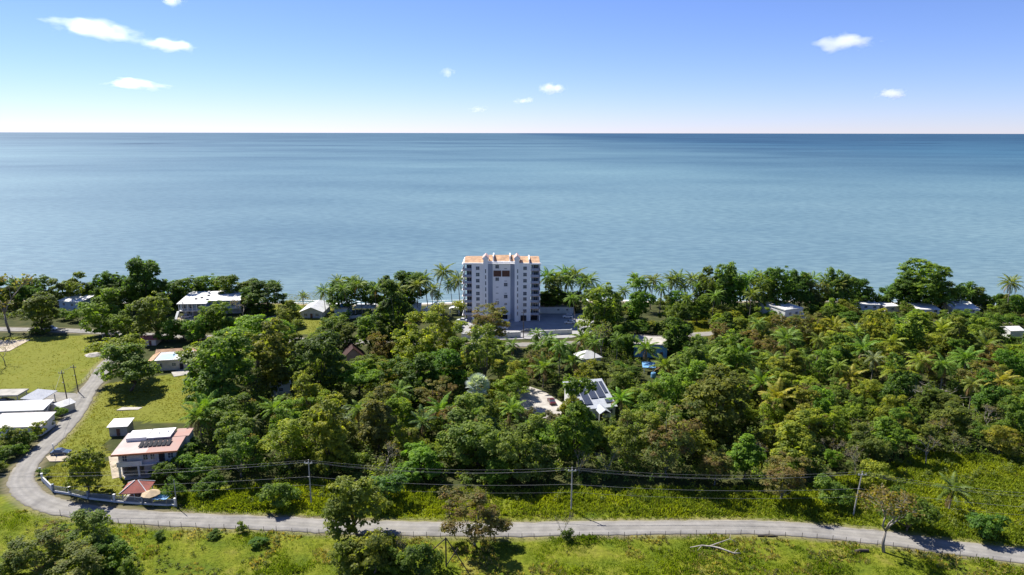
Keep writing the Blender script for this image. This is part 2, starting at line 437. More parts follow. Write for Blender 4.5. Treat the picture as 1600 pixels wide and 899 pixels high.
# surf: low ridges of foam along the waterline
fm = plain("foam", (.85, .86, .86), .7, .1, 1.5)
mb = MB()
xq = np.arange(-420, 460, 1.6)
for row, (off, wd, seed) in enumerate([(-3.0, 1.0, 3), (1.6, .6, 9)]):
    v = []; f = []
    for i, x in enumerate(xq):
        ww = wd * (.35 if x > 95 else 1) * max(.0, 2.2 * float(fbm(x, seed * 31.0, 14, 3)) - (.35 if row == 0 else .75)) * (.6 + .8 * rnd.random())
        yy = float(shore(x)) + off + 1.2 * float(fbm(x, seed * 7.0, 9, 2)); z = -.86
        v += [(x, yy - ww, z), (x, yy, z + .05 + .1 * ww), (x, yy + ww * .8, z)]
    for i in range(len(xq) - 1):
        a = 3 * i; f += [(a, a + 3, a + 4, a + 1), (a + 1, a + 4, a + 5, a + 2)]
    mb.add(v, f)
o = link("surf", mb.mesh("surf", fm, True)); tag(o, "white surf breaking along the beach", "surf", kind="stuff")

# roads and paved ground, thin slabs with real edges
def asphalt(name, c1, c2):
    m, nn, ll, bb = mat(name)
    global n, l
    n, l = nn, ll
    c = rampn(noise(.35, 6), [(.3, c1), (.7, c2)])
    c = mixc(.75, c, rampn(noise(.9, 4), [(.42, (.95, .95, .95)), (.62, (1.03, 1.03, 1.02))]), 'MULTIPLY')
    trk = rampn(attr('across'), [(0, (1.04, 1.03, 1.0)), (.22, (.90, .90, .90)), (.45, (1.14, 1.13, 1.12)), (.7, (.94, .94, .94)), (.9, (.98, .94, .85))])
    if 'old' in name: c = mixc(.8, c, trk, 'MULTIPLY')
    c = mixc(.8, c, rampn(noise(.13, 3), [(.38, (.84, .84, .85)), (.41, (1, 1, 1)), (.62, (1.04, 1.03, 1.02))]), 'MULTIPLY')
    c = mixc(.55, c, rampn(noise(9, 3), [(.3, (.75, .75, .75)), (.7, (1.2, 1.2, 1.2))]), 'MULTIPLY')
    ll.new(c, bb.inputs["Base Color"]); bb.inputs["Roughness"].default_value = .9; bb.inputs["Specular IOR Level"].default_value = .15
    b_ = n.new("ShaderNodeBump"); b_.inputs["Strength"].default_value = .3; b_.inputs["Distance"].default_value = .03
    l.new(noise(6, 4), b_.inputs["Height"]); l.new(b_.outputs[0], bb.inputs["Normal"])
    return m
M['asphalt'] = asphalt("old_asphalt", (.20, .192, .178), (.275, .265, .245))
M['asphalt_dark'] = asphalt("car_park_asphalt", (.29, .29, .29), (.36, .355, .35))
def ribbon(pts, w, z, th=.12, wob=.22, seed=0):
    mb = MB(); v = []; f = []
    p = [Vector((a, b_)) for a, b_ in pts]
    q = []
    for a, b_ in zip(p[:-1], p[1:]):
        k = max(1, int((b_ - a).length / 2.0))
        q += [a + (b_ - a) * (i / k) for i in range(k)]
    q.append(p[-1])
    rr = random.Random(seed)
    NA = 11; U = []
    for i, c in enumerate(q):
        d = (q[min(i + 1, len(q) - 1)] - q[max(i - 1, 0)]).normalized(); nn = Vector((-d.y, d.x))
        wl_, wr_ = w / 2 + rr.uniform(-wob, wob), w / 2 + rr.uniform(-wob, wob)
        for k in range(NA):
            t = -1 + 2 * k / (NA - 1); o = c + nn * (t * (wl_ if t > 0 else wr_))
            v.append((o.x, o.y, z + .03 - .05 * t * t)); U.append(abs(t))
        for t in (-1, 1):
            o = c + nn * (t * (wl_ if t > 0 else wr_)); v.append((o.x, o.y, z - th)); U.append(1)
    m_ = NA + 2
    for i in range(len(q) - 1):
        a = i * m_
        for k in range(NA - 1): f.append((a + k, a + k + 1, a + m_ + k + 1, a + m_ + k))
        f.append((a + NA, a, a + m_, a + m_ + NA)); f.append((a + NA - 1, a + NA + 1, a + m_ + NA + 1, a + m_ + NA - 1))
    me = big_mesh("road", np.array(v), np.array(f), M['asphalt'], {'across': np.array(U)})
    me.polygons.foreach_set("use_smooth", [True] * len(f)); return me
struct("road", ribbon(road_g, 5.3, .06, seed=1))
struct("coast_road", ribbon(coast_g, 5.4, .09, seed=2))
PADS = []
def pad(name, pxpoly, m, z=.10):
    g = gpoly(pxpoly); PADS.append(g)
    if sum(a[0] * b_[1] - b_[0] * a[1] for a, b_ in zip(g, g[1:] + g[:1])) < 0: g = g[::-1]
    return struct(name, MB().prism(g, -.5, z).mesh(name, m))
pad("car_park", [(722, 533), (722, 499), (846, 491), (930, 490), (925, 521), (893, 528)], M['asphalt_dark'], .10)
pad("lane_apron", [(30, 632), (66, 613), (118, 616), (128, 620), (108, 645)], M['asphalt'], .045)
pad("driveway", [(806, 622), (810, 604), (826, 604), (850, 612), (882, 632), (874, 656), (814, 654)], M['concrete_pale'], .12)
pad("sandy_driveway", [(170, 715), (196, 716), (200, 745), (176, 750)], M['sandy'], .13)
pad("sandy_entrance", [(72, 716), (84, 711), (118, 713), (112, 722), (78, 723)], M['sandy'], .135)
pad("carport_slab", [(183, 722), (262, 718), (262, 745), (196, 752)], M['concrete'], .15)
pad("yard_slab", [(268, 583), (292, 576), (298, 586), (272, 590)], M['concrete'], .13)
pad("house_yard", [(275, 498), (310, 496), (312, 505), (270, 510)], M['sandy'], .11)
pad("beach_path", [(415, 497), (435, 493), (437, 498), (420, 505)], M['sandy'], .13)
pad("left_yard", [(-60, 535), (48, 532), (15, 550), (-90, 560)], M['sandy'], .07)
pad("lower_yard", [(-60, 634), (36, 628), (30, 640), (-60, 645)], M['concrete'], .09)
# ------------------------------------------------------------------ windows, doors, roofs
_wcache = {}
def window(parent, x, y, z, w, h, face='f', bars=(1, 1), fm='frame', ledge=False, name='window'):
    """a framed window standing 6 cm proud of the wall, its pane set back: window > pane"""
    k = (round(w, 2), round(h, 2), bars, fm, ledge)
    if k not in _wcache:
        fr = MB(); t = .07; d = .06
        fr.box(-w / 2, w / 2, -d, 0, -h / 2, -h / 2 + t); fr.box(-w / 2, w / 2, -d, 0, h / 2 - t, h / 2)
        fr.box(-w / 2, -w / 2 + t, -d, 0, -h / 2 + t, h / 2 - t); fr.box(w / 2 - t, w / 2, -d, 0, -h / 2 + t, h / 2 - t)
        for i in range(bars[0]):
            cx = -w / 2 + w * (i + 1) / (bars[0] + 1); fr.box(cx - .03, cx + .03, -d + .01, 0, -h / 2 + t, h / 2 - t)
        for i in range(bars[1]):
            cz = -h / 2 + h * (i + 1) / (bars[1] + 1); fr.box(-w / 2 + t, w / 2 - t, -d + .015, 0, cz - .03, cz + .03)
        if ledge: fr.box(-w / 2 - .1, w / 2 + .1, -.22, 0, -h / 2 - .12, -h / 2 - .003)
        pn = MB().box(-w / 2 + t, w / 2 - t, -.02, .0, -h / 2 + t, h / 2 - t)
        _wcache[k] = (fr.mesh('window', M[fm]), pn.mesh('pane', M['pane']))
    a, b_ = _wcache[k]
    rz = {'f': 0, 'r': math.pi / 2, 'b': math.pi, 'l': -math.pi / 2}[face]
    o = link(name, a, parent, (x, y, z), rz); link('pane', b_, o)
    return o
def door(parent, x, y, w, h, face='f', m='brown', z=0.0):
    o = part('door', MB().box(-w / 2, w / 2, -.06, 0, z, z + h), M[m], parent, loc=(x, y, 0), rz={'f': 0, 'r': math.pi / 2, 'l': -math.pi / 2}[face])
    part('handle', MB().box(w / 2 - .18, w / 2 - .1, -.11, -.06, z + 1, z + 1.12), M['steel'], o)
def gable(w, d, eave, rise, ov=.4, th=.12, along='x'):
    """gabled roof shell; ridge along x or y; footprint x in [-w/2, w/2], y in [0, d]"""
    mb = MB()
    if along == 'x':
        y0, y1, c = -ov, d + ov, d / 2; s = rise / (d / 2); e0 = eave - s * ov
        mb.extr_x([(y0, e0), (c, eave + rise), (y1, e0), (y1, e0 + th), (c, eave + rise + th), (y0, e0 + th)], -w / 2 - ov, w / 2 + ov)
    else:
        x0, x1 = -w / 2 - ov, w / 2 + ov; s = rise / (w / 2); e0 = eave - s * ov
        mb.extr_y([(x0, e0), (0, eave + rise), (x1, e0), (x1, e0 + th), (0, eave + rise + th), (x0, e0 + th)], -ov, d + ov)
    return mb
def gable_fill(w, d, eave, rise, along='x'):
    mb = MB()
    if along == 'x':
        for x in (-w / 2, w / 2 - .15): mb.extr_x([(0, eave), (d, eave), (d / 2, eave + rise - .01)], x, x + .15)
    else:
        for y in (0, d - .15): mb.extr_y([(-w / 2, eave), (w / 2, eave), (0, eave + rise - .01)], y, y + .15)
    return mb
def hip(w, d, eave, rise, ov=.5, ridge=None, th=.15):
    x0, x1, y0, y1 = -w / 2 - ov, w / 2 + ov, -ov, d + ov
    m_ = min(x1 - x0, y1 - y0) / 2 if ridge is None else ridge
    cy_ = (y0 + y1) / 2
    if x1 - x0 >= y1 - y0: r = [(x0 + m_, cy_), (x1 - m_, cy_)]
    else: r = [((x0 + x1) / 2, y0 + m_), ((x0 + x1) / 2, y1 - m_)]
    z = eave; Z = eave + rise
    v = [(x0, y0, z - th), (x1, y0, z - th), (x1, y1, z - th), (x0, y1, z - th), (x0, y0, z), (x1, y0, z), (x1, y1, z), (x0, y1, z), (*r[0], Z), (*r[1], Z)]
    f = [(3, 2, 1, 0), (0, 1, 5, 4), (1, 2, 6, 5), (2, 3, 7, 6), (3, 0, 4, 7)]
    if x1 - x0 >= y1 - y0: f += [(4, 5, 9, 8), (5, 6, 9), (6, 7, 8, 9), (7, 4, 8)]
    else: f += [(4, 5, 8), (5, 6, 9, 8), (6, 7, 9), (7, 4, 8, 9)]
    return MB().add(v, f)
def shed_roof(w, d, z0, z1, ov=.4, th=.14, side=0.0):
    """single slope from z0 (front) to z1 (back)"""
    s = (z1 - z0) / d
    return MB().extr_x([(-ov, z0 - s * ov), (d + ov, z1 + s * ov), (d + ov, z1 + s * ov + th), (-ov, z0 - s * ov + th)], -w / 2 - ov, w / 2 + ov)
def flat_roof(w, d, z, m_par=.35, th=.2, ov=.25):
    mb = MB(); x0, x1, y0, y1 = -w / 2 - ov, w / 2 + ov, -ov, d + ov
    mb.box(x0, x1, y0, y1, z, z + th)
    if m_par:
        for q in ((x0, x1, y0, y0 + .18), (x0, x1, y1 - .18, y1), (x0, x0 + .18, y0 + .18, y1 - .18), (x1 - .18, x1, y0 + .18, y1 - .18)):
            mb.box(*q, z + th, z + th + m_par)
    return mb
def base(px, py): return P(px, py)
def house(name, label, px, py, w, d, h, yaw, wallm, roof, roofm, wins=(), doors=(), cat='house', group=None):
    t = thing(name, label, cat, base(px, py), math.radians(yaw), group)
    part('wall', MB().box(-w / 2, w / 2, 0, d, -.5, h), M[wallm], t)
    k = roof[0]
    if k == 'gable':
        part('roof', gable(w, d, h, roof[1], roof[2] if len(roof) > 2 else .4, along=roof[3] if len(roof) > 3 else 'x'), M[roofm], t)
        part('gable_wall', gable_fill(w, d, h, roof[1], roof[3] if len(roof) > 3 else 'x'), M[wallm], t)
    elif k == 'hip': part('roof', hip(w, d, h + .05, roof[1]), M[roofm], t)
    elif k == 'shed':
        part('roof', shed_roof(w, d, h + .02, h + roof[1] + .02), M[roofm], t)
        if roof[1] > .3: part('upper_wall', MB().extr_x([(0, h), (d, h), (d, h + roof[1])], -w / 2 + .01, w / 2 - .01), M[wallm], t)
    elif k == 'flat': part('roof', flat_roof(w, d, h + .003, roof[1]), M[roofm], t)
    for q in wins: window(t, *q)
    for q in doors: door(t, *q)
    return t

# ------------------------------------------------------------------ the apartment tower
def tower():
    bx, by = 784.0, 502.0
    o = P(bx, by); k = proj(*o)[2]
    t = thing('apartment_tower', 'white and blue-grey eight storey apartment tower with orange tiled roof on the beach', 'apartment building', o)
    D = o.y
    def Z(py): return CAM_H - D * math.tan(PITCH + math.atan((py - 449.5) / FPX))
    def X(px): return (px - bx) * k
    zt = Z(413.0); DEP = 17.0
    # walls: wings, centre, stair shafts; each volume is its own part
    part('wing_wall', MB().box(X(738), X(756), 0, DEP, -.5, zt), M['tower_white'], t)
    part('wing_wall', MB().box(X(811), X(829), 0, DEP, -.5, zt), M['tower_white'], t)
    part('centre_wall', MB().box(X(770), X(797.5), 2.2, DEP - 1, -.5, zt + .4), M['tower_white'], t)
    for a, b_ in ((756, 763), (804, 811)):
        part('stair_shaft', MB().box(X(a) + .003, X(b_) - .003, -1.1, 6, -.5, Z(405)), M['tower_white'], t)
        c = (X(a) + X(b_)) / 2; hw = (X(b_) - X(a)) / 2 + .35
        part('pediment', MB().extr_y([(c - hw, Z(405)), (c + hw, Z(405)), (c + hw, Z(405) + .3), (c, Z(399.2)), (c - hw, Z(405) + .3)], -1.4, 5), M['tower_white'], t)
        part('pediment_roof', MB().extr_y([(c - hw - .1, Z(405) + .31), (c, Z(399.2) + .02), (c + hw + .1, Z(405) + .31), (c + hw + .1, Z(405) + .45), (c, Z(399.2) + .2), (c - hw - .1, Z(405) + .45)], -1.2, 5.2), M['tower_slab'], t)
    # recessed blue-grey walls between shafts and centre, slanting back to the centre wall
    part('recess_wall', MB().prism([(X(763), 0), (X(770), 2.2), (X(770), 6), (X(763), 6)], -.5, zt), M['tower_grey'], t)
    part('recess_wall', MB().prism([(X(797.5), 2.2), (X(804), 0), (X(804), 6), (X(797.5), 6)], -.5, zt), M['tower_grey'], t)
    # balcony bays at both ends
    fl = 9; fh = zt / fl
    for side, (a, b_) in enumerate(((727.5, 738), (829, 842.5))):
        part('bay_wall', MB().box(X(a) + .6, X(b_), 1.7, DEP, -.5, zt), M['tower_grey'], t)
        for i in range(1, fl + 1):
            z = i * fh
            ov = 1.1 if side == 0 else .25
            sgn = -1 if side == 0 else 1
            xa, xb = (X(a) - (ov if side == 0 else 0), X(b_) + (ov if side else 0))
            if i < fl:
                s = part('balcony', MB().box(xa, xb, -.12, 1.7, z - .14, z), M['tower_slab'], t)
                part('parapet', MB().box(xa + (.7 if side == 0 else 0), xb, -.10, .02, z, z + 1.0).box(*((xa, xa + .12) if side == 0 else (xb - .12, xb)), .02, 9, z - .2, z + .9), M['tower_grey'], s)
                if side == 0: part('awning', MB().extr_y([(xa - .35, z - .35), (xa + .3, z - .25), (xa + .3, z - .12), (xa - .35, z - .23)], 0, 9), M['tower_white'], s)
            if i <= fl - 1:
                window(t, (X(a) + X(b_)) / 2 + .3, 1.7, z + 1.15, 2.0, 2.1, 'f', (1, 0))
        part('roof_slab', MB().box(X(a) - (1.2 if side == 0 else 0), X(b_) + (.3 if side else 0), -.2, DEP, zt - .2, zt + .003), M['tower_white'], t)
    part('bay_pier', MB().box(X(842.3), X(843.6), -.1, 1.2, -.5, zt - .21), M['tower_white'], t)
    part('bay_pier', MB().box(X(726.3), X(727.3), 1.0, 2.2, -.5, zt - .21), M['tower_white'], t)
    # windows of the two wings
    rows = [419.3, 429.2, 438.8, 448.3, 458.8, 467.3, 476.4]
    for px, rr in ((747.2, rows), (820.0, rows + [486.0])):
        for py in rr: window(t, X(px), 0, Z(py), 1.6, 1.5, 'f', (1, 1), 'frame', True)
    for px, y0 in ((759.5, [423.2, 432.6, 442, 451.4, 460.9, 470.3, 479.7]), (808.6, [423.2, 432.6, 442, 451.4, 460.9, 470.3, 479.7, 489.2])):
        for py in y0: window(t, X(px), -1.1, Z(py), .55, 1.75, 'f', (0, 2))
    for px, lst in ((777.0, [(418.5, 1), (438, 1), (450.6, 0), (460.2, 0), (469.6, 0), (475, 1)]),
                    (790.2, [(421.6, 0), (441.1, 0), (446.6, 1), (460.2, 0), (465.2, 1), (477, 2), (486, 0)])):
        for py, b_ in lst:
            window(t, X(px), 2.2, Z(py), *((1.2, .32) if b_ == 0 else (1.6, 1.5) if b_ == 1 else (1.2, .9)), 'f', (1, 1) if b_ else (2, 0), 'frame', b_ > 0)
    for a, b_ in ((771.3, 783.2), (784.6, 796.4)):
        s = part('louvred_opening', MB().box(X(a), X(b_), 2.05, 2.2, Z(434), Z(424.6)), M['brown'], t)
        q = MB()
        for i in range(9):
            z = Z(434) + (Z(424.6) - Z(434)) * (i + .5) / 9; q.box(X(a) + .1, X(b_) - .1, 1.98, 2.05, z - .08, z + .08)
        part('slat', q, M['brown'], s)['kind'] = 'stuff'
    # cornice and tiled roofs behind it
    part('cornice', MB().box(X(727) - .6, X(756), -.35, .35, zt + .004, zt + .5), M['tower_white'], t)
    part('cornice', MB().box(X(811), X(843) + .5, -.35, .35, zt + .004, zt + .5), M['tower_white'], t)
    part('cornice', MB().box(X(763), X(804), 1.7, 2.5, zt + .405, zt + .85), M['tower_white'], t)
    def slope(x0, x1, y0, y1, z0, z1, back):
        return MB().extr_x([(y0, z0), (y1, z1), (back, z0), (back, z0 - .2), (y0, z0 - .2)], x0, x1)
    for x0, x1, y0, y1, zz in ((X(726.2), X(755.5), .36, 8.5, 1.1), (X(811.5), X(842.6), .36, 8.5, 1.1), (X(763.4), X(803.6), 3.0, 10, 1.75)):
        part('tiled_roof', slope(x0, x1, y0, y1, zt + .52, zt + .52 + zz, DEP), M['tile'], t)
    part('roof_base', MB().box(X(726.5), X(842.5), .4, DEP, zt + .01, zt + .30), M['tower_white'], t)
    for px, y0 in ((771, 2.6), (796.6, 2.6), (826.4, .2)):
        part('party_wall', MB().box(X(px) - .25, X(px) + .25, y0, 11, zt + .31, zt + 3.0 - (.9 if px > 800 else 0)), M['tower_white'], t)
    # ground floor: flat dark panels stand for the shade inside car ports and entrance
    part('car_port_shade', MB().box(X(813.5), X(822.5), -.04, .0, 0, 2.6), M['dark'], t)
    part('car_port_shade', MB().box(X(830.5), X(840), 1.64, 1.7, 0, 2.7), M['dark'], t)
    part('car_port_shade', MB().box(X(741), X(753), -.04, .0, 0, 2.4), M['dark'], t)
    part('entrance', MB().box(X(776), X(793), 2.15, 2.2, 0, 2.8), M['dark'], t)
    part('porch_roof', MB().box(X(772), X(797), -.2, 2.14, 2.9, 3.15), M['tower_white'], t)
tower()
W = lambda px0, px1, py: (px1 - px0) * mpp((px0 + px1) / 2, py)
# entry kiosk and boundary walls round the tower
house('gatehouse', 'small white flat roofed gatehouse in front of the apartment tower', 789, 514, 2.6, 2.6, 3.0, 0, 'white', ('flat', .2), 'roof_white', [(0, 0, 1.7, 1.2, 1)], [(1.3, 1.3, .9, 2.1, 'r')], 'gatehouse')
t = house('garage_annex', 'long low white annex with orange tile roof edge right of the tower', 869, 490, W(842, 896, 490), 5.5, 3.0, 0, 'white', ('flat', 0), 'concrete_pale', [(5, 0, 1.8, 1, .8), (1, 0, 1.8, 1, .8)], [], 'annex')
part('tiled_roof', MB().extr_x([(-.3, 3.22), (2.4, 4.1), (5.0, 3.22)], -7.4, -.6), M['tile'], t)
def wall_run(label, pts, h, m, th=.25, cap=True, cat='wall', pier=5.0):
    g = [P(*q) for q in pts]
    t = thing('boundary_wall', label, cat, g[0])
    for a, b_ in zip(g[:-1], g[1:]):
        d = b_ - a; L = d.length; ang = math.atan2(d.y, d.x)
        s = part('wall_panel', MB().box(.15, L - .15, -th / 2, th / 2, -.4, h), M[m], t, loc=a - g[0], rz=ang)
        if cap: part('coping', MB().box(.15, L - .15, -th / 2 - .05, th / 2 + .05, h + .002, h + .08), M[m], s)
        n_ = max(1, int(L / pier))
        for i in range(n_ + 1):
            x = L * i / n_; part('pier', MB().box(x - .2, x + .2, -.2, .2, -.4, h + .25), M[m], s)
    return t
wall_run('white boundary wall with gate piers in front of the tower car park', [(722, 530), (758, 529), (795, 528), (813, 527)], 2.2, 'white')
wall_run('white boundary wall between palms right of the tower gate', [(846, 524), (868, 523), (893, 522)], 1.9, 'white')
t = thing('sliding_gate', 'white barred sliding gate in the wall of the tower car park', 'gate', P(829, 526))
L = W(815, 843, 526)
q = MB().box(-L / 2, L / 2, -.04, .04, .1, .2).box(-L / 2, L / 2, -.04, .04, 1.6, 1.7); part('gate_frame', q, M['white'], t)
for i in range(15):
    x = -L / 2 + L * i / 14; part('bar', MB().box(x - .025, x + .025, -.03, .03, .201, 1.599), M['white'], t)

# ------------------------------------------------------------------ houses along the shore
def beach_house():
    t = thing('beach_house', 'large white two storey beach house with white L-shaped roof on the left shore', 'house', P(318, 497), math.radians(4))
    part('wall', MB().box(-10.2, 1.5, 1.6, 15, 3.1, 6.3).box(1.5, 15, 5.0, 19, 3.1, 6.65), M['pale_blue'], t)
    part('ground_floor_wall', MB().box(-9.6, 1.4, 3.5, 10.9, -.5, 3.0).box(1.5, 14.6, 6.5, 14.8, -.5, 3.0), M['grey_wall'], t)
    part('floor_slab', MB().box(-10.4, 1.6, -.1, 11.1, 2.85, 3.095).box(1.61, 15.1, 3.8, 15.1, 2.85, 3.095), M['white'], t)
    F6 = [(3, 2, 1, 0), (4, 5, 6, 7), (0, 1, 5, 4), (1, 2, 6, 5), (2, 3, 7, 6), (3, 0, 4, 7)]
    part('roof', MB().add([(-10.8, -.6, 6.25), (2.0, -.6, 6.25), (2.0, 16.5, 8.0), (-10.8, 16.5, 8.0), (-10.8, -.6, 6.45), (2.0, -.6, 6.45), (2.0, 16.5, 8.2), (-10.8, 16.5, 8.2)], F6), M['roof_white'], t)
    part('roof', MB().add([(2.01, 3.2, 6.62), (15.6, 3.2, 6.62), (15.6, 20, 8.2), (2.01, 20, 8.2), (2.01, 3.2, 6.82), (15.6, 3.2, 6.82), (15.6, 20, 8.4), (2.01, 20, 8.4)], F6), M['roof_white'], t)
    for x in np.linspace(-10.2, 1.3, 7): part('column', MB().box(x - .15, x + .15, 0, .3, 3.1, 6.2), M['white'], t)
    for x in np.linspace(2.4, 14.8, 7): part('column', MB().box(x - .15, x + .15, 4.0, 4.3, 3.1, 6.55), M['white'], t)
    for x in np.linspace(-10.2, 1.3, 5): part('ground_column', MB().box(x - .2, x + .2, 0, .4, -.4, 2.84), M['grey_wall'], t)
    q = MB().box(-10.3, 1.4, -.02, .03, 4.05, 4.12)
    for x in np.linspace(-10.2, 1.3, 40): q.box(x - .02, x + .02, -.01, .02, 3.1, 4.05)
    part('balustrade', q, M['white'], t)
    for x in (-8.6, -5.4, -2.2): window(t, x, 1.6, 4.6, 1.7, 1.7)
    for x in (4.2, 7.6, 11): window(t, x, 5.0, 4.8, 1.7, 1.7)
    for y in (7.5, 11): window(t, 15, y, 4.8, 1.6, 1.4, 'r')
    for x in (-7.5, -3.2): window(t, x, 3.5, 1.6, 1.5, 1.3)
    for x, y, z in ((-2.5, 7, 7.2), (-.5, 10, 7.5), (3.5, 12.5, 7.65), (.8, 4.5, 6.95), (-4.5, 5.5, 7.05)):
        part('water_heater', MB().box(x - .5, x + .5, y - .35, y + .35, z, z + .45), M['solar'], t)
    part('roof_tank', MB().tube([(-1.5, 13.5, 7.8), (-1.5, 13.5, 8.8)], .55, 10), M['white'], t)
    part('stair', MB().extr_x([(-5, -.3), (-4.4, -.3), (-.2, 2.9), (-.2, 3.05), (-.7, 3.05)], -10.9, -9.9), M['white'], t)
beach_house()
house('shore_house', 'pale blue house under a sloping white roof behind the left roadside trees', 110, 489, W(93, 131, 480), 9, 5.0, -14, 'pale_blue', ('shed', 1.1), 'roof_white',
      [(-3, 0, 3.5, 1.5, 1.3), (1.5, 0, 3.5, 1.5, 1.3), (-3.2, 0, 1.3, 1.5, 1.3)], [(2.8, 0, 1, 2.1)])
house('gabled_house', 'single storey house with white and grey gabled metal roof near the beach', 487, 498, 9.6, 13.5, 3.0, 0, 'grey_wall', ('gable', 2.0, .6, 'y'), 'metal_white',
      [(-2.5, 0, 1.6, 1.6, 1.2), (2.5, 0, 1.6, 1.6, 1.2), (4.6, 5, 1.6, 1.4, 1.1, 'r')], [(0, 0, 1, 2.1)])
t = house('water_tank_house', 'small bluish concrete house with blue water tank on its flat roof', 533, 495, W(523, 544, 490), 5.5, 3.6, -10, 'pale_blue', ('flat', .25), 'concrete', [(-1.2, 0, 1.8, 1, 1)], [(1.4, 0, .9, 2.1)])
part('water_tank', MB().tube([(-.6, 2.6, 3.82), (-.6, 2.6, 4.6), (-.6, 2.6, 5.0), (-.6, 2.6, 5.15)], [.75, .75, .6, .2], 12), M['tank'], t)
wall_run('low white garden wall below the water tank house', [(530, 499), (548, 498), (567, 496)], 1.0, 'white')
def canopy(name, label, px, py, w, d, h, roofmb, rm, pm='white', yaw=0, cat='shelter', inset=.3):
    t = thing(name, label, cat, P(px, py), math.radians(yaw))
    part('roof', roofmb, M[rm], t)
    for x in (-w / 2 + inset, w / 2 - inset):
        for y in (inset, d - inset): part('post', MB().box(x - .1, x + .1, y - .1, y + .1, -.3, h), M[pm], t)
    return t
canopy('beach_shelter', 'open white canopy on posts beside the water tank house', 569, 491, 8.5, 6, 2.6, hip(8.5, 6, 2.75, 1.0), 'roof_white')
house('beach_shed', 'white shed with pale metal roof left of the tower behind dark trees', 648, 494, W(639, 657, 490), 6, 3.4, 5, 'white', ('shed', .8), 'roof_white', [(0, 0, 1.8, 1.2, 1)], [], 'shed')
house('beach_cottage', 'white gabled cottage next to the shed left of the tower', 672, 497, W(660, 683, 490), 8, 3.3, -12, 'white', ('gable', 1.8, .4, 'y'), 'metal_white', [(-1.6, 0, 1.7, 1.1, 1), (1.6, 0, 1.7, 1.1, 1)], [(0, 0, .9, 2.1)])
canopy('pavilion', 'small pavilion with white arched roof just left of the tower', 710, 493, 4.6, 4, 2.2, MB().extr_y([(2.6 * math.cos(a), 2.3 + 1.3 * math.sin(a)) for a in np.linspace(0, math.pi, 9)] + [(2.4 * math.cos(a), 2.25 + 1.15 * math.sin(a)) for a in np.linspace(math.pi, 0, 9)], 0, 4), 'white')
# right-hand shore houses
t = house('terrace_house', 'white house with long receding side wall among trees on the right shore', 1239, 503, 9.5, 17, 5.6, 21, 'white', ('flat', .3), 'roof_white', [(-4.75, 3, 4, 1.4, 1.2, 'l'), (-4.75, 8, 4, 1.4, 1.2, 'l'), (-2, 0, 4, 1.4, 1.2), (1.5, 0, 4, 1.4, 1.2)], [(0, 0, 1, 2.1)])
part('stair_wall', MB().extr_x([(-6, -.4), (-.1, -.4), (-.1, 5), (-.6, 5)], 3.4, 4.0), M['white'], t)
house('white_bungalow', 'low flat white roofed building left of the terrace house', 1207, 489, W(1196, 1218, 485), 7, 3.6, 8, 'white', ('flat', .2), 'roof_white', [(0, 0, 1.8, 1.3, 1.1)])
house('white_bungalow', 'white flat roof between two round trees on the right shore', 1359, 487, W(1346, 1373, 478), 9, 3.2, -3, 'white', ('flat', .3), 'roof_white', [(-2, 0, 2.4, 1.4, 1.1), (2, 0, 2.4, 1.4, 1.1)])
house('white_bungalow', 'small white roof just left of the big domed tree', 1394, 488, W(1384, 1405, 480), 9, 2.8, 6, 'cream_wall', ('flat', .2), 'roof_white', [(0, 0, 1.9, 1.3, 1.1)])
house('white_bungalow', 'white roofed house with dark doorway right of the big domed tree', 1450, 493, W(1434, 1466, 485), 10, 3.0, -6, 'white', ('shed', .6), 'roof_white', [(-2.5, 0, 2.4, 1.4, 1.2), (3, 0, 2.4, 1.4, 1.2)], [(0, 0, 1.4, 2.2, 'f', 'dark')])
t = house('white_bungalow', 'widest white roofed house of the right shore with water heater on top', 1508, 492, W(1490, 1527, 485), 11, 3.0, -10, 'white', ('shed', .9), 'roof_white', [(-3, 0, 2.2, 1.4, 1.2), (0, 0, 2.2, 1.4, 1.2), (3, 0, 2.2, 1.4, 1.2)])
part('water_heater', MB().box(-2.6, -1, 5, 6.2, 4.6, 5.2), M['solar'], t)
house('white_bungalow', 'small white flat roof by the beach near the lone palm', 1545, 480, W(1536, 1553, 475), 6, 2.6, 0, 'white', ('flat', .2), 'roof_white')
house('white_bungalow', 'white roof among trees at the right edge of the photo', 1588, 527, W(1577, 1599, 520), 6, 3.0, 6, 'white', ('gable', 1, .3), 'roof_white')
# houses inside the wood
house('red_hut', 'steep dark red roofed hut hidden among the trees', 553, 572, W(536, 570, 565), 7.5, 2.8, 18, 'pink_wall', ('gable', 3.6, .5, 'y'), 'darkred', [(-1.6, 0, 1.5, 1.1, 1)], [(.8, 0, .9, 2)], 'hut')
house('hidden_house', 'white roofed house peeping between the big mango trees', 440, 618, 5.5, 6, 3.4, 25, 'white', ('gable', 1.2, .4), 'roof_white', [(0, 0, 1.8, 1.3, 1.1), (-2.75, 2.5, 1.8, 1.2, 1, 'l')])
t = house('pyramid_roof_house', 'small house with white pyramid roof among palms', 924, 572, W(909, 941, 568), 6.5, 2.9, 20, 'cream_wall', ('hip', 2.0), 'metal_white', [(-1.5, 0, 1.6, 1.1, 1), (1.5, 0, 1.6, 1.1, 1)])
t = house('blue_house', 'bright blue walled house with flat pale roof in the wood', 1016, 558, W(992, 1042, 552), 11, 4.6, -8, 'blue_wall', ('flat', .25), 'concrete_pale', [(-4.2, 0, 3.2, 1.3, 1.2), (-1.5, 0, 3.2, 1.3, 1.2), (1.5, 0, 3.2, 1.3, 1.2)], [(4, 0, 1, 2.1)])
canopy('blue_shelter', 'light blue sheet roof over a blue tank among the trees', 1014, 584, 3.6, 3, 2.2, shed_roof(3.6, 3, 2.3, 2.9), 'blue_wall', 'white', -6)
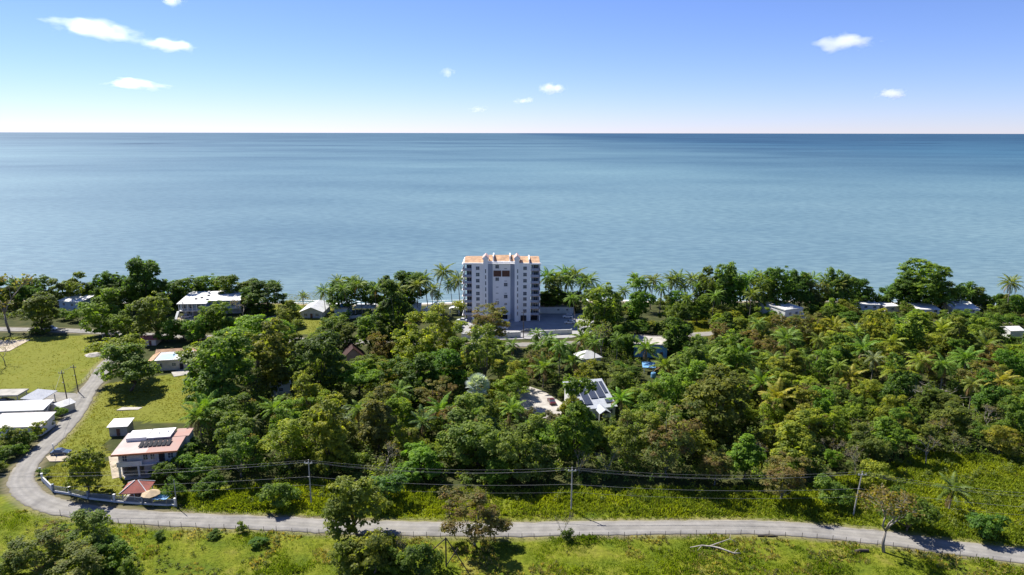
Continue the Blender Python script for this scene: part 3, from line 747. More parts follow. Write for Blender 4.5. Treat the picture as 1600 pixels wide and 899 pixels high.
t = thing('water_barrel', 'bright blue plastic barrel standing under the light blue sheet roof', 'barrel', P(1021, 590))
part('barrel_body', MB().tube([(0, 0, 0), (0, 0, .3), (0, 0, 1.5), (0, 0, 1.8)], [.75, .85, .85, .7], 12), M['blue_wall'], t); part('lid', MB().tube([(0, 0, 1.801), (0, 0, 1.9)], .5, 10), M['tank'], t)
def solar_house():
    t = thing('solar_panel_house', 'white house with large slanted arrays of dark solar panels on its roof', 'house', P(938, 660), math.radians(14))
    w, d = 11.5, 15.0
    part('wall', MB().box(-w / 2, w / 2, 3, d, -.5, 3.2), M['white'], t)
    s = .06
    part('upper_wall', MB().extr_x([(3, 3.2), (d, 3.2), (d, 3.2 + .30 * (d - 3))], -w / 2 + .01, w / 2 - .01), M['white'], t)
    part('roof', shed_roof(w, d - 3, 3.25, 3.25 + .30 * (d - 3), .5), M['metal_pale'], t, loc=(0, 3, 0))
    part('porch_roof', gable(2.8, 4.2, 3.0, .9, .3, along='y'), M['metal_pale'], t, loc=(1.2, -.6, 0))
    part('porch_gable', MB().extr_y([(-1.4, 3.0), (1.4, 3.0), (0, 3.86)], -.5, -.4), M['dark'], t, loc=(1.2, -.6, 0))
    for x in (-.4, 2.8): part('porch_post', MB().box(x - .12, x + .12, -.5, -.26, -.3, 2.95), M['white'], t)
    def arr(x0, y0, nx, ny, zoff=.35):
        for i in range(nx):
            for j in range(ny):
                pw, pd = 1.12, 1.75
                x = x0 + i * pw; y = y0 + j * pd
                z = 3.25 + (y - 3) * .30 + zoff; z2 = 3.25 + (y + pd - .04 - 3) * .30 + zoff + .05
                fr = part('solar_panel', MB().add([(x + .02, y, z), (x + pw - .02, y, z), (x + pw - .02, y + pd - .04, z2), (x + .02, y + pd - .04, z2), (x + .02, y, z + .06), (x + pw - .02, y, z + .06), (x + pw - .02, y + pd - .04, z2 + .06), (x + .02, y + pd - .04, z2 + .06)],
                     [(3, 2, 1, 0), (4, 5, 6, 7), (0, 1, 5, 4), (1, 2, 6, 5), (2, 3, 7, 6), (3, 0, 4, 7)]), M['solar'], t)
    arr(-5.5, 6.6, 1, 4); arr(-4.25, 8.4, 1, 3); arr(-4.25, 4.6, 1, 1); arr(-2.95, 4.2, 2, 6); arr(-.45, 6.6, 2, 4); arr(2.05, 6.8, 2, 4); arr(4.5, 8.6, 1, 3); arr(3.4, 4.2, 2, 1)
    for x in (-4.2, 4.2): window(t, x, 3, 1.7, 1.5, 1.2)
    door(t, 1.2, 3, 1, 2.1)
solar_house()
# ------------------------------------------------------------------ houses left of the wood
def pink_house():
    t = thing('pink_roof_house', 'two storey grey house with salmon roof, roof box and row of solar panels', 'house', P(233, 745), math.radians(10))
    w, d = 13.6, 10.5
    part('upper_wall', MB().box(-w / 2 + .4, w / 2 - .4, .5, d, 3.2, 6.2), M['grey_wall'], t)
    part('lower_wall', MB().box(-1.2, w / 2 - .5, 1.2, d - .1, -.5, 2.95).box(-w / 2 + .5, -1.21, 5.2, d - .1, -.5, 2.95).box(-w / 2 + .5, -w / 2 + .72, 1.6, 5.19, -.5, 2.95), M['grey_wall'], t)
    part('balcony_slab', MB().box(-w / 2 + .2, w / 2 - .3, -.4, d, 2.96, 3.195), M['white'], t)
    for x in (-w / 2 + .6, -2.0): part('column', MB().box(x - .2, x + .2, -.2, .2, -.5, 2.95), M['white'], t)
    q = MB().box(-w / 2 + .2, -1.0, -.38, -.30, 3.2, 4.2); part('balcony_parapet', q, M['white'], t)
    def tilt(x0, x1, y0, y1, z): return MB().add([(x0, y0, z), (x1, y0, z), (x1, y1, z + .35), (x0, y1, z + .35), (x0, y0, z + .22), (x1, y0, z + .22), (x1, y1, z + .57), (x0, y1, z + .57)],
         [(3, 2, 1, 0), (4, 5, 6, 7), (0, 1, 5, 4), (1, 2, 6, 5), (2, 3, 7, 6), (3, 0, 4, 7)])
    part('roof', tilt(-w / 2 - .6, .2, -.8, d + .2, 6.2), M['pinkwhite'], t, 'pale faded half of the roof')
    part('roof', tilt(.203, w / 2 + .4, -.8, d * .62, 6.2), M['salmon'], t, 'salmon painted half of the roof')
    part('front_edge', MB().box(-w / 2 - .6, w / 2 + .4, -.95, -.803, 6.0, 6.44), M['terracotta'], t)
    part('roof_box', MB().box(-w / 2 + .6, -1.6, d * .55, d, 6.5, 7.5), M['white'], t)
    part('roof_slab', MB().box(-1.5, 3.9, d * .52, d + .4, 7.2, 7.4), M['roof_white'], t)
    part('roof_room', MB().box(-1.3, 3.7, d * .56, d, 6.4, 7.19), M['grey_wall'], t)
    part('rear_roof', MB().box(3.95, w / 2 + 1.0, d * .66, d + 1.2, 6.5, 6.7), M['salmon'], t)
    part('rear_wall', MB().box(4.1, w / 2 + .8, d * .68, d + 1, -.4, 6.49), M['grey_wall'], t)
    for i in range(7):
        x = -2.3 + i * 1.02
        part('solar_panel', MB().add([(x, 1.9, 6.75), (x + .88, 1.9, 6.75), (x + .88, 4.6, 7.05), (x, 4.6, 7.05), (x, 1.9, 6.82), (x + .88, 1.9, 6.82), (x + .88, 4.6, 7.12), (x, 4.6, 7.12)],
             [(3, 2, 1, 0), (4, 5, 6, 7), (0, 1, 5, 4), (1, 2, 6, 5), (2, 3, 7, 6), (3, 0, 4, 7)]), M['solar_dark'], t)
    for x in (-5.0, -.4, 1.2, 5.2): window(t, x, .5, 4.75, 1.1 if x < 5 else 1.3, 1.5)
    door(t, 3.2, .5, 1.3, 2.3, 'f', 'dark', 3.2)
    window(t, -w / 2 + .4, 4, 4.8, 1.5, 1.3, 'l'); window(t, 2.5, 1.2, 1.6, 1.5, 1.2)
    for x, y in ((1, 7.5), (2.6, 8.6)): part('roof_vent', MB().tube([(x, y, 7.38), (x, y, 7.9)], .14, 7), M['steel'], t)
pink_house()
house('garden_shed', 'grey walled garden shed with bright white flat roof behind the salmon-roofed house', 186, 682, W(172, 198, 676), 4.2, 2.6, 8, 'concrete', ('shed', .35), 'roof_white', [], [(0, 0, .9, 2)], 'shed')
t = house('orange_roof_bungalow', 'bungalow with bluish flat roof edged by orange tiles', 268, 579, W(246, 294, 574), 9, 3.4, 12, 'cream_wall', ('flat', .15), 'roof_white', [(-3.6, 0, 1.9, 1.6, 1.3), (1, 0, 1.9, 1.3, 1.1), (-5.05, 4, 1.9, 1.4, 1.1, 'l')], [(3.4, 0, 1.2, 2.2, 'f', 'dark')])
part('tiled_roof', MB().extr_x([(9.3, 3.0), (11.6, 4.2), (13.5, 3.2), (13.5, 3.0)], -7.5, 8.5), M['tile'], t)
part('tiled_roof', MB().extr_y([(-7.9, 3.0), (-5.4, 3.9), (-5.35, 3.7), (-7.9, 2.8)], -.2, 9.2), M['tile'], t)
part('rear_wall', MB().box(-7, 8, 10, 13, -.4, 2.99), M['pink_wall'], t)
part('roof_tank', MB().tube([(3.5, 6.8, 3.61), (3.5, 6.8, 4.4)], .9, 12), M['roof_white'], t)
part('roof_sheet', MB().box(-4.6, .6, .9, 7.6, 3.61, 3.67), M['sky_sheet'], t)
part('carport_roof', MB().box(4.9, 8, 1, 7, 2.6, 2.75), M['roof_white'], t)
for y in (1.2, 6.8): part('carport_post', MB().box(7.7, 7.85, y - .07, y + .07, -.3, 2.59), M['steel'], t)
t = house('red_roof_hut', 'low hut with red tiled roof among trees behind the bungalow', 231, 541, W(219, 244, 538), 5, 2.4, 6, 'cream_wall', ('gable', .9, .4), 'tile_red', [(-1.4, 0, 1.4, 1, .9)], [(1, 0, .9, 1.9)], 'hut')
house('long_shed', 'long shed with white corrugated roof, nearer the grey carport', 27, 656, W(-12, 66, 650), 5.2, 2.5, 6, 'grey_wall', ('shed', .7), 'metal_white', [(-2, 0, 1.5, 1.2, .8), (3, 0, 1.5, 1.2, .8)], [], 'shed')
house('long_shed', 'long house with cream corrugated roof nearest the road at the left edge', 24, 684, W(-16, 62, 680), 7.0, 2.8, 5, 'white', ('shed', .9), 'metal_cream', [(-4, 0, 1.6, 1.2, 1.2), (.5, 0, 1.6, 1.2, 1.2), (5, 0, 1.6, 1.0, 1.2)], [(2.7, 0, .9, 2.1)], 'house')
canopy('carport', 'grey flat roofed carport at the left edge behind the sheds', 8, 633, 8, 5, 2.5, MB().box(-4.2, 4.2, -.2, 5.2, 2.5, 2.9), 'concrete', 'grey_wall', 3, 'carport')
canopy('lean_to', 'sloping grey sheet roof beside the lane apron', 51, 637, 6.5, 5.5, 2.2, shed_roof(6.5, 5.5, 2.3, 3.0), 'metal_darkgrey', 'grey_wall', -12, 'shelter')
house('roadside_shed', 'small shed with pale gabled metal roof beside the lane and pole', 88, 648, 4.3, 4.4, 2.3, -24, 'cream_wall', ('gable', .8, .3, 'y'), 'metal_white', [(0, 0, 1.4, .9, .8)], [], 'shed')
def gazebo():
    t = thing('gazebo', 'open gazebo with faded red pyramid roof inside the roadside fence', 'gazebo', P(211, 784), math.radians(8))
    part('roof', hip(5.0, 4.4, 2.1, 1.8, .4), M['tile_red'], t)
    h = MB()
    for x, y in ((-2.9, -.4), (2.9, -.4), (2.9, 4.8), (-2.9, 4.8)): h.tube([(x, y, 2.15), (x * .1, 2.2, 3.92)], .09, 5)
    part('hip_cap', h, M['white'], t)
    for x in (-2.4, 0, 2.4):
        for y in (.2, 4.2): part('post', MB().box(x - .09, x + .09, y - .09, y + .09, -.3, 2.0), M['white'], t)
    part('floor', MB().box(-2.6, 2.6, -.1, 4.5, -.3, .12), M['concrete'], t)
    for s in (-1, 1): part('railing', MB().box(s * 2.4 - .04, s * 2.4 + .04, .3, 4.1, .8, .9), M['white'], t)
gazebo()
t = thing('parasol', 'tan thatched parasol between the red gazebo and the blue tarpaulin', 'parasol', P(238, 786))
c = MB(); n_ = 10
c.add([(0, 0, 3.0)] + [(2.0 * math.cos(2 * math.pi * i / n_), 2.0 * math.sin(2 * math.pi * i / n_), 2.1 + .1 * (i % 2)) for i in range(n_)] + [(0, 0, 2.8)],
      [(0, 1 + i, 1 + (i + 1) % n_) for i in range(n_)] + [(n_ + 1, 1 + (i + 1) % n_, 1 + i) for i in range(n_)])
part('canopy', c, M['tan'], t); part('pole', MB().tube([(0, 0, -.2), (0, 0, 2.8)], .06, 6), M['wood'], t)
t = thing('tarpaulin', 'pale blue tarpaulin stretched on poles beside the tan parasol', 'tarpaulin', P(255, 788))
c = MB(); g = 5
c.add([((i / g - .5) * 3.2, (j / g - .5) * 2.6, 1.7 - .5 * math.sin(math.pi * i / g) * math.sin(math.pi * j / g) + .15 * (i % 2)) for j in range(g + 1) for i in range(g + 1)],
      [(j * (g + 1) + i, j * (g + 1) + i + 1, (j + 1) * (g + 1) + i + 1, (j + 1) * (g + 1) + i) for j in range(g) for i in range(g)])
s = part('sheet', c, M['blue_tarp'], t); md = s.modifiers.new('thickness', 'SOLIDIFY'); md.thickness = .03
for x in (-1.55, 1.55):
    for y in (-1.25, 1.25): part('pole', MB().tube([(x, y, -.2), (x, y, 1.8)], .04, 5), M['steel'], t)

# roadside fence of the corner garden: low white wall, blue-grey railings, piers
def garden_fence():
    px = [(64, 744), (67, 753), (84, 770), (110, 774), (139, 781), (180, 786), (224, 789), (275, 792)]
    g = [P(*q) for q in px]
    t = thing('garden_fence', 'white and blue-grey railing fence curving along the road bend', 'fence', g[0])
    for i, (a, b_) in enumerate(zip(g[:-1], g[1:])):
        d = b_ - a; L = d.length; an = math.atan2(d.y, d.x); lo = a - g[0]
        white = i < 2
        s = part('low_wall', MB().box(.2, L - .2, -.1, .1, -.3, .38 if not white else 1.3), M['white'], t, loc=lo, rz=an)
        if not white:
            q = MB().box(.2, L - .2, -.03, .03, 1.55, 1.62).box(.2, L - .2, -.03, .03, .46, .52)
            part('rail', q, M['fence_blue'], s)
            k = int(L / .22); q = MB()
            for j in range(k):
                x = .25 + (L - .5) * j / (k - 1); q.box(x - .05, x + .05, -.02, .02, .53, 1.54)
            part('picket', q, M['fence_blue'], s)['kind'] = 'stuff'
        part('pier', MB().box(-.19, .19, -.19, .19, -.3, 1.85).box(-.24, .24, -.24, .24, 1.851, 1.95), M['white' if i % 2 else 'fence_blue'], t, loc=lo, rz=an)
    part('pier', MB().box(-.19, .19, -.19, .19, -.3, 1.85).box(-.24, .24, -.24, .24, 1.851, 1.95), M['white'], t, loc=g[-1] - g[0])
garden_fence()

# ------------------------------------------------------------------ vehicles
def car(label, px, py, yaw, c, kind='sedan', z=.1, group=None):
    o = P(px, py); o.z = z
    t = thing('parked_' + ('pickup' if kind == 'pickup' else 'car'), label, 'pickup' if kind == 'pickup' else 'car', o, math.radians(yaw), group)
    L, Wd = (5.2, 1.9) if kind == 'pickup' else (4.5, 1.8); hood = .95 if kind != 'suv' else 1.05
    x = L / 2
    prof = [(-x, .35), (-x + .1, .25), (x - .12, .25), (x, .4), (x - .05, .7), (x - 1.15, hood), (-x + .7, hood + .03), (-x, hood - .05)]
    b_ = MB(); n_ = len(prof)
    for s, (k, w) in enumerate(((0, Wd / 2),)):
        b_.add([(a, -w, c_) for a, c_ in prof] + [(a, w, c_) for a, c_ in prof], [tuple(range(n_)), tuple(range(n_, 2 * n_))[::-1]] + [(i, n_ + i, n_ + (i + 1) % n_, (i + 1) % n_) for i in range(n_)])
    bd = part('body', b_, carpaint(c), t)
    md = bd.modifiers.new('bevel', 'BEVEL'); md.width = .07; md.segments = 2
    top = 1.45 if kind == 'sedan' else 1.72
    f0, f1, r1, r0 = {'sedan': (x - 1.3, x - 2.0, -x + 1.2, -x + .55), 'suv': (x - 1.2, x - 1.8, -x + .45, -x + .12), 'pickup': (x - 1.35, x - 2.0, -.2, -.5)}[kind]
    w0, w1 = Wd / 2 - .06, Wd / 2 - .22
    v = [(r0, -w0, hood), (f0, -w0, hood), (f0, w0, hood), (r0, w0, hood), (r1, -w1, top), (f1, -w1, top), (f1, w1, top), (r1, w1, top)]
    part('cabin_glass', MB().add(v, [(0, 1, 5, 4), (1, 2, 6, 5), (2, 3, 7, 6), (3, 0, 4, 7)]), M['pane'], t)
    part('roof', MB().box(r1, f1, -w1 - .01, w1 + .01, top - .02, top + .05), carpaint(c), t)
    if kind == 'pickup': part('bed', MB().box(-x + .12, -.55, -w0 + .05, w0 - .05, hood + .031, hood + .05), M['dark'], t)
    wh = MB().tube([(0, -.11, 0), (0, .11, 0)], .33, 12)
    wm = wh.mesh('tyre', M['rubber']); rm = MB().tube([(0, -.12, 0), (0, .12, 0)], .19, 8).mesh('rim', M['steel'])
    for sx_ in (x - .9, -x + .9):
        for sy_ in (-Wd / 2 + .06, Wd / 2 - .06):
            w_ = link('wheel', wm, t, (sx_, sy_, .33)); link('rim', rm, w_)
    for sy_ in (-.6, .6):
        part('headlight', MB().box(x - .08, x + .01, sy_ - .2, sy_ + .2, .6, .75), M['lamp_clear'], t)
        part('tail_light', MB().box(-x - .01, -x + .05, sy_ - .2, sy_ + .2, .68, .85), M['lamp_red'], t)
    return t
g_ = 'cars in the tower car park'
car('silver car farthest back in the tower car park by the annex', 885, 488.5, 172, (.55, .56, .58), 'suv', .12, g_)
car('white car in the middle of the three on the right of the tower car park', 887, 497, 176, (.78, .78, .78), 'suv', .12, g_)
car('white sedan nearest the gate of the three on the right of the car park', 890, 506, 178, (.80, .80, .80), 'sedan', .12, g_)
car('dark car parked behind the white boundary wall near the utility pole', 822, 520, 178, (.05, .055, .06), 'sedan', .12, g_)
car('white car left of the tower, nearer the boundary wall', 716, 512, 170, (.78, .78, .78), 'suv', .12, g_)
car('white car left of the tower, farther from the boundary wall', 722, 503, 172, (.75, .75, .76), 'sedan', .12, g_)
car('white pickup truck parked under trees on the left coast road', 80, 517, -4, (.80, .80, .80), 'pickup', .12)
car('dark red car on the concrete driveway of the solar panel house', 862, 630, 100, (.09, .008, .012), 'sedan', .12)
car('black car under the grey carport at the left edge', 9, 631, 10, (.02, .02, .022), 'sedan', .1)
car('dark blue car on the grass by the sandy entrance', 96, 711, 5, (.03, .06, .10), 'sedan', .0)
car('silver car parked by the beach house stair', 292, 498, 15, (.5, .51, .53), 'sedan', .11)

# ------------------------------------------------------------------ poles, cables, fences
def pole(label, px, py, h, m='pole', lean=0, r=.17, arms=True, group='utility poles', trans=False):
    o = P(px, py); t = thing('utility_pole', label, 'utility pole', o, 0, group)
    lx = math.tan(math.radians(lean)) * h
    part('shaft', MB().tube([(0, 0, -.6), (lx * .5, 0, h / 2), (lx, 0, h)], [r, r * .85, r * .62], 8), M[m], t)
    if arms:
        ca = part('crossarm', MB().box(lx * .93 - .9, lx * .93 + .9, -.3, -.16, h - .85, h - .7), M['steel' if m == 'pole' else 'wood'], t)
        for dx in (-.75, 0, .75): part('insulator', MB().tube([(lx * .93 + dx, -.23, h - .699), (lx * .93 + dx, -.23, h - .4)], [.09, .06], 6), M['white'], ca)
        part('bracket', MB().box(lx * .6 - .35, lx * .6 + .1, -.3, -.18, h * .62, h * .62 + .12), M['steel'], t)
    if trans: part('transformer', MB().tube([(lx * .8 + .45, 0, h - 2.4), (lx * .8 + .45, 0, h - 1.4)], .32, 10), M['steel'], t)
    return o + Vector((lx, 0, h)), o + Vector((lx * .6, 0, h * .62))
h1 = 10.6
A = pole('concrete utility pole left of the tree that overhangs the road', 487, 788, h1)
Bp = pole('concrete utility pole with crossarm at mid-road beside yellow grass', 893, 799, 10.4, trans=False)
Cp = pole('leaning pale concrete utility pole at the right of the road', 1333, 806, 10.5, lean=5)
def cable(label, a, b_, sag, r=.015, name='cable', cat='cable', group='overhead cables between the utility poles'):
    a = Vector(a); b_ = Vector(b_); n_ = 22; mb = MB()
    pts = [a.lerp(b_, i / n_) - Vector((0, 0, sag * 4 * (i / n_) * (1 - i / n_))) for i in range(n_ + 1)]
    c0 = a.copy(); mb.tube([p - c0 for p in pts], r, 5)
    o = link(name, mb.mesh(name, M['wire']), None, c0); tag(o, label, cat, group)
LP = (P(-150, 800) + Vector((0, 0, 9.0)), P(-150, 800) + Vector((0, 0, 5.6)))
RP = (P(1760, 838) + Vector((0, 0, 8.8)), P(1760, 838) + Vector((0, 0, 5.6)))
spans = [(LP, A, 'left of the leftmost roadside utility pole'), (A, Bp, 'between the two left roadside utility poles'), (Bp, Cp, 'between the middle and the leaning utility pole'), (Cp, RP, 'right of the leaning utility pole')]
for (u, w, txt) in spans:
    for nm, du, dw, sg in (('uppermost', (0, 0, -.1), (0, 0, -.1), 1.3), ('front', (-.7, -.23, -.42), (-.7, -.23, -.42), 1.7), ('rear', (.7, -.23, -.42), (.7, -.23, -.42), 1.55)):
        cable(nm + ' of the high cables ' + txt, u[0] + Vector(du), w[0] + Vector(dw), sg)
    cable('upper of the low cables ' + txt, u[1], w[1], 1.0, .02)
    cable('lowest cable ' + txt, u[1] - Vector((0, 0, 1.9)), w[1] - Vector((0, 0, 1.9)), .9, .013)
pole('thin short concrete pole at the right end of the garden fence', 277, 794, 6.6, r=.11, arms=False)
L1 = pole('dark wooden utility pole beside the small roadside shed', 106, 629, 10.0, 'wood', -3)
L2 = pole('dark wooden utility pole beyond the lane apron, farther one', 123, 614, 9.0, 'wood', -3)
pole('utility pole in front of the tower gate', 818, 529, 11.5, 'wood')
pole('utility pole under trees beside the left coast road', 162, 534, 7.0, 'pole', -4)
pole('utility pole in front of the white beach house', 289, 507, 10.0, 'pole', 0)
t = thing('white_post', 'short leaning white post beside the sandy entrance', 'post', P(87, 712), 0)
part('shaft', MB().tube([(0, 0, -.3), (-.35, 0, 2.9)], [.14, .1], 8), M['white'], t); part('cap', MB().tube([(-.35, 0, 2.901), (-.36, 0, 3.0)], .16, 8), M['white'], t)
cable('cable between the two dark wooden poles by the lane', L1[0], L2[0], .4, .03, group='lane cables')
cable('cable from the wooden lane pole over the lane toward the road', L1[0], P(70, 720) + Vector((0, 0, 9)), 1.0, .03, group='lane cables')

# wire fence along the near side of the road, each post a part
def wire_fence(label, pts, step, h=1.15, seed=1):
    g = smooth([tuple(P(*q)[:2]) for q in pts], 6); rr = random.Random(seed)
    P0 = Vector((*g[0], 0)); t = thing('wire_fence', label, 'fence', P0)
    line = []; acc = 0; nxt = 0
    for a, b_ in zip(g[:-1], g[1:]):
        L = math.hypot(b_[0] - a[0], b_[1] - a[1])
        while nxt <= acc + L:
            f = (nxt - acc) / L; line.append((a[0] + (b_[0] - a[0]) * f, a[1] + (b_[1] - a[1]) * f)); nxt += step * rr.uniform(.85, 1.15)
        acc += L
    mesh_ = [MB().tube([(0, 0, -.4), (.03 * k, 0, .6), (.05 * k, .02, h + .1 * k)], [.055, .05, .045], 6).mesh('post', M['post']) for k in (-1, 0, 1)]
    for x, y in line:
        link('post', rr.choice(mesh_), t, (x - P0.x, y - P0.y, 0), rr.uniform(0, 6.3))
    for z in (.35, .7, 1.02): part('wire', MB().tube([(x - P0.x, y - P0.y, z) for x, y in line], .012, 3), M['steel'], t)
wire_fence('barbed wire fence with dark posts along the near edge of the road', [(95, 806), (190, 819), (300, 826), (444, 832), (600, 839), (800, 841), (1000, 838), (1182, 836), (1340, 848), (1460, 864), (1600, 882)], 2.9)
wire_fence('wire fence with thin posts along the left side of the far lane', [(60, 612), (95, 607), (128, 600), (150, 575)], 4.5, 1.3, 4)
t = thing('braced_fence_post', 'tall dark timber post with diagonal braces below the road', 'fence post', P(698, 886))
part('post', MB().tube([(0, 0, -.4), (0, 0, 6.2)], [.16, .13], 8), M['post'], t)
for a, b_ in (((-3.4, .2, 2.6), (0, 0, 6.0)), ((4.8, -2.5, -.3), (.1, 0, 6.0)), ((.15, 0, .5), (2.2, .6, 3.6))):
    part('brace', MB().tube([a, b_], .11, 6), M['post'], t)
def loose(name, label, cat, px, py, mb, m, rz=0): 
    o = link(name, mb.mesh(name, M[m]), None, P(px, py), rz); tag(o, label, cat)
loose('concrete_slab', 'pale concrete slab lying in the grass of the left lawn', 'slab', 204, 640, MB().prism([(-3.4, -1.4), (2.8, -.9), (3.2, .9), (-2.9, 1.0)], -.3, .16), 'concrete_pale')
loose('sand_heap', 'heap of white sand on the far left lawn', 'sand heap', 147, 556, MB().add([(3.6 * math.cos(a) * (1 + .2 * math.sin(3 * a)), 2.4 * math.sin(a), -.1) for a in np.linspace(0, 6.283, 13)[:-1]] + [(1.4 * math.cos(a), .9 * math.sin(a), .75 + .12 * math.sin(2 * a)) for a in np.linspace(0, 6.283, 13)[:-1]], [(i, (i + 1) % 12, 12 + (i + 1) % 12, 12 + i) for i in range(12)] + [tuple(range(12, 24))]), 'concrete_pale')
loose('fallen_log', 'short dark fallen log beside the road at the right', 'log', 1348, 862, MB().tube([(-1.5, 0, .25), (-.4, .1, .34), (1.3, 0, .3)], [.28, .33, .24], 9), 'post', .1)
loose('timber_beam', 'long dark beam lying on the verge left of the middle road', 'timber', 1200, 838, MB().tube([(-2, 0, .14), (2, .1, .14)], .14, 6), 'post', -.03)
# ------------------------------------------------------------------ vegetation prototypes
def nrm(v): return v / (np.linalg.norm(v, axis=-1, keepdims=True) + 1e-9)
def rand_dir(r, n):
    v = r.normal(size=(n, 3)); return nrm(v)
def cards(r, pos, nor, size, aspect=.62, droop=.18):
    """leaf sprays: one four-sided, slightly folded leaf face per position"""
    n_ = len(pos); nor = nrm(nor)
    a = nrm(np.cross(nor, rand_dir(r, n_))); b_ = np.cross(nor, a); s = size[:, None]
    V = np.stack([pos + a * s * .5, pos + b_ * s * .5 * aspect - nor * s * droop * .4, pos - a * s * .5 - nor * s * droop, pos - b_ * s * .5 * aspect - nor * s * droop * .4], 1)
    return V.reshape(-1, 3), np.arange(4 * n_).reshape(-1, 4)
def limbs(mb, r, ends, z0, h0, rad, bend=.3):
    """tapered trunk to (0,0,h0) with limbs to each end"""
    top = np.array([r.normal() * .3, r.normal() * .3, h0])
    mb.tube([(0, 0, -.5), (0, 0, .05), tuple(top * .5 + [r.normal() * .12, r.normal() * .12, 0]), tuple(top)], [rad * 1.5, rad * 1.15, rad * .9, rad * .75], 8)
    for e in ends:
        e = np.array(e); st = top * r.uniform(.75, 1.0); mid = st * .5 + e * .5 + np.array([0, 0, -bend * r.rand() * np.linalg.norm(e - st) * .4])
        mb.tube([tuple(st), tuple(mid), tuple(e)], [rad * .5, rad * .33, rad * .1], 5)
def make_tree(name, seed, rx, rz, zc, nl=12, lr=(.30, .44), ncl=150, per=46, cr=(.55, 1.0), ls=(.38, .62), flat=.8, up=.5, dry=0.0, trunk_h=None, rad=.28, bark='bark', core=.65, bottom=-.35, inner=350):
    r = R(seed); lob = []; ax, ay, lean = r.uniform(.84, 1.16), r.uniform(.84, 1.16), r.normal(size=2) * .09
    lob.append((np.array([0, 0, zc]), rx * .5, rz * .62))
    for i in range(nl):
        ang = 2.4 * i + r.rand(); q = math.sqrt((i + .6) / nl) * r.uniform(.8, 1.0); el = r.uniform(bottom, .75) * (1.15 - q * .6)
        L = rx * r.uniform(*lr) * (1.22 if r.rand() < .2 else r.uniform(.72, 1.05))
        if r.rand() < .14: el = r.uniform(.8, 1.12)
        lob.append((np.array([math.cos(ang) * q * (rx - L * .8) * ax + lean[0] * el * rz, math.sin(ang) * q * (rx - L * .8) * ay + lean[1] * el * rz, zc + el * rz]), L, L * min(1.0, rz / rx * 1.15)))
    C = []; N = []; 
    tries = 0
    while len(C) < ncl and tries < ncl * 30:
        tries += 1
        c, a, b_ = lob[r.randint(len(lob))]
        d = rand_dir(r, 1)[0]
        if d[2] < -.45: continue
        p = c + d * np.array([a, a, b_]) * r.uniform(.82, 1.04)
        ins = False
        for c2, a2, b2 in lob:
            if c2 is not c and np.sum(((p - c2) / np.array([a2, a2, b2])) ** 2) < core: ins = True; break
        if ins: continue
        C.append(p); N.append(nrm(d * .7 + (p - np.array([0, 0, zc - .6 * rz])) / rx * .8))
    C = np.array(C); N = np.array(N); n_ = len(C)
    cradius = r.uniform(*cr, n_); ctint = np.clip(r.normal(.5, .2, n_), 0, 1); cdry = (r.rand(n_) < dry).astype(float)
    k = np.repeat(np.arange(n_), per)
    d = rand_dir(r, len(k)); d[:, 2] = np.where(d[:, 2] < -.3, -d[:, 2], d[:, 2])
    rr_ = r.rand(len(k)) ** .4
    pos = C[k] + d * rr_[:, None] * cradius[k][:, None] * np.array([1.15, 1.15, flat])
    nor = d * .55 + N[k] * .45 + np.array([0, 0, up]) + r.normal(size=(len(k), 3)) * .42
    size = r.uniform(*ls, len(k)); tint = np.clip(ctint[k] + r.normal(0, .13, len(k)), 0, 1)
    dry_ = np.clip(cdry[k] * r.uniform(.5, 1, len(k)) + (r.rand(len(k)) < dry * .3) * .7, 0, 1)
    # sparser leaves inside the crown
    li = r.randint(len(lob), size=inner); LC = np.array([q[0] for q in lob])[li]; LR = np.array([[q[1], q[1], q[2]] for q in lob])[li]
    pi_ = LC + rand_dir(r, inner) * LR * r.uniform(.3, .75, (inner, 1))
    pos = np.concatenate([pos, pi_]); nor = np.concatenate([nor, rand_dir(r, inner) + [0, 0, .5]])
    size = np.concatenate([size, r.uniform(.8, 1.3, inner)]); tint = np.concatenate([tint, np.full(inner, .4)]); dry_ = np.concatenate([dry_, np.zeros(inner)])
    V, F = cards(r, pos, nor, size)
    crown = big_mesh('crown', V, F, M['leaf'], {'tint': tint, 'dry': dry_})
    mb = MB(); ends = [tuple(q[0]) for q in lob[1:] if r.rand() < .8][:9]
    limbs(mb, r, ends, 0, trunk_h or max(.5, (zc - rz) * .9 + .3), rad)
    return crown, mb.mesh('trunk', M[bark], True), zc, 2 * rx * .97, float(np.percentile(V[:, 2], 98.5))
def make_bare(seed, h, spread, nleaf=200, dry=.6, depth=4):
    r = R(seed); mb = MB(); tips = []
    def grow(p, d, L, rad, k):
        d = d / np.linalg.norm(d); q = p + d * L; m_ = p + d * L * .5 + r.normal(size=3) * L * .06
        mb.tube([tuple(p), tuple(m_), tuple(q)], [rad, rad * .85, rad * .66], 6 if k > 2 else 4)
        if k == 0: tips.append(q); return
        for _ in range(3 if k > 1 else 4):
            nd = d + r.normal(size=3) * spread * np.array([1, 1, .6]) + np.array([0, 0, .12]); grow(q, nd, L * r.uniform(.62, .85), rad * .58, k - 1)
    grow(np.array([0, 0, -.4]), np.array([.1, 0, 1.]), h * .36, h * .022, depth)
    tips = np.array(tips)
    ctr = tips.mean(0); rad = np.percentile(np.linalg.norm((tips - ctr)[:, :2], axis=1), 88)
    k = r.randint(len(tips), size=nleaf); pos = tips[k] + r.normal(size=(nleaf, 3)) * .28
    V, F = cards(r, pos, rand_dir(r, nleaf) + [0, 0, .5], r.uniform(.3, .5, nleaf))
    cm = big_mesh('crown', V, F, M['leaf'], {'tint': r.rand(nleaf), 'dry': (r.rand(nleaf) < dry) * r.uniform(.5, 1, nleaf)})
    return cm, mb.mesh('trunk', M['bark_grey'], True), ctr[2], 2 * rad + .6, float(tips[:, 2].max())
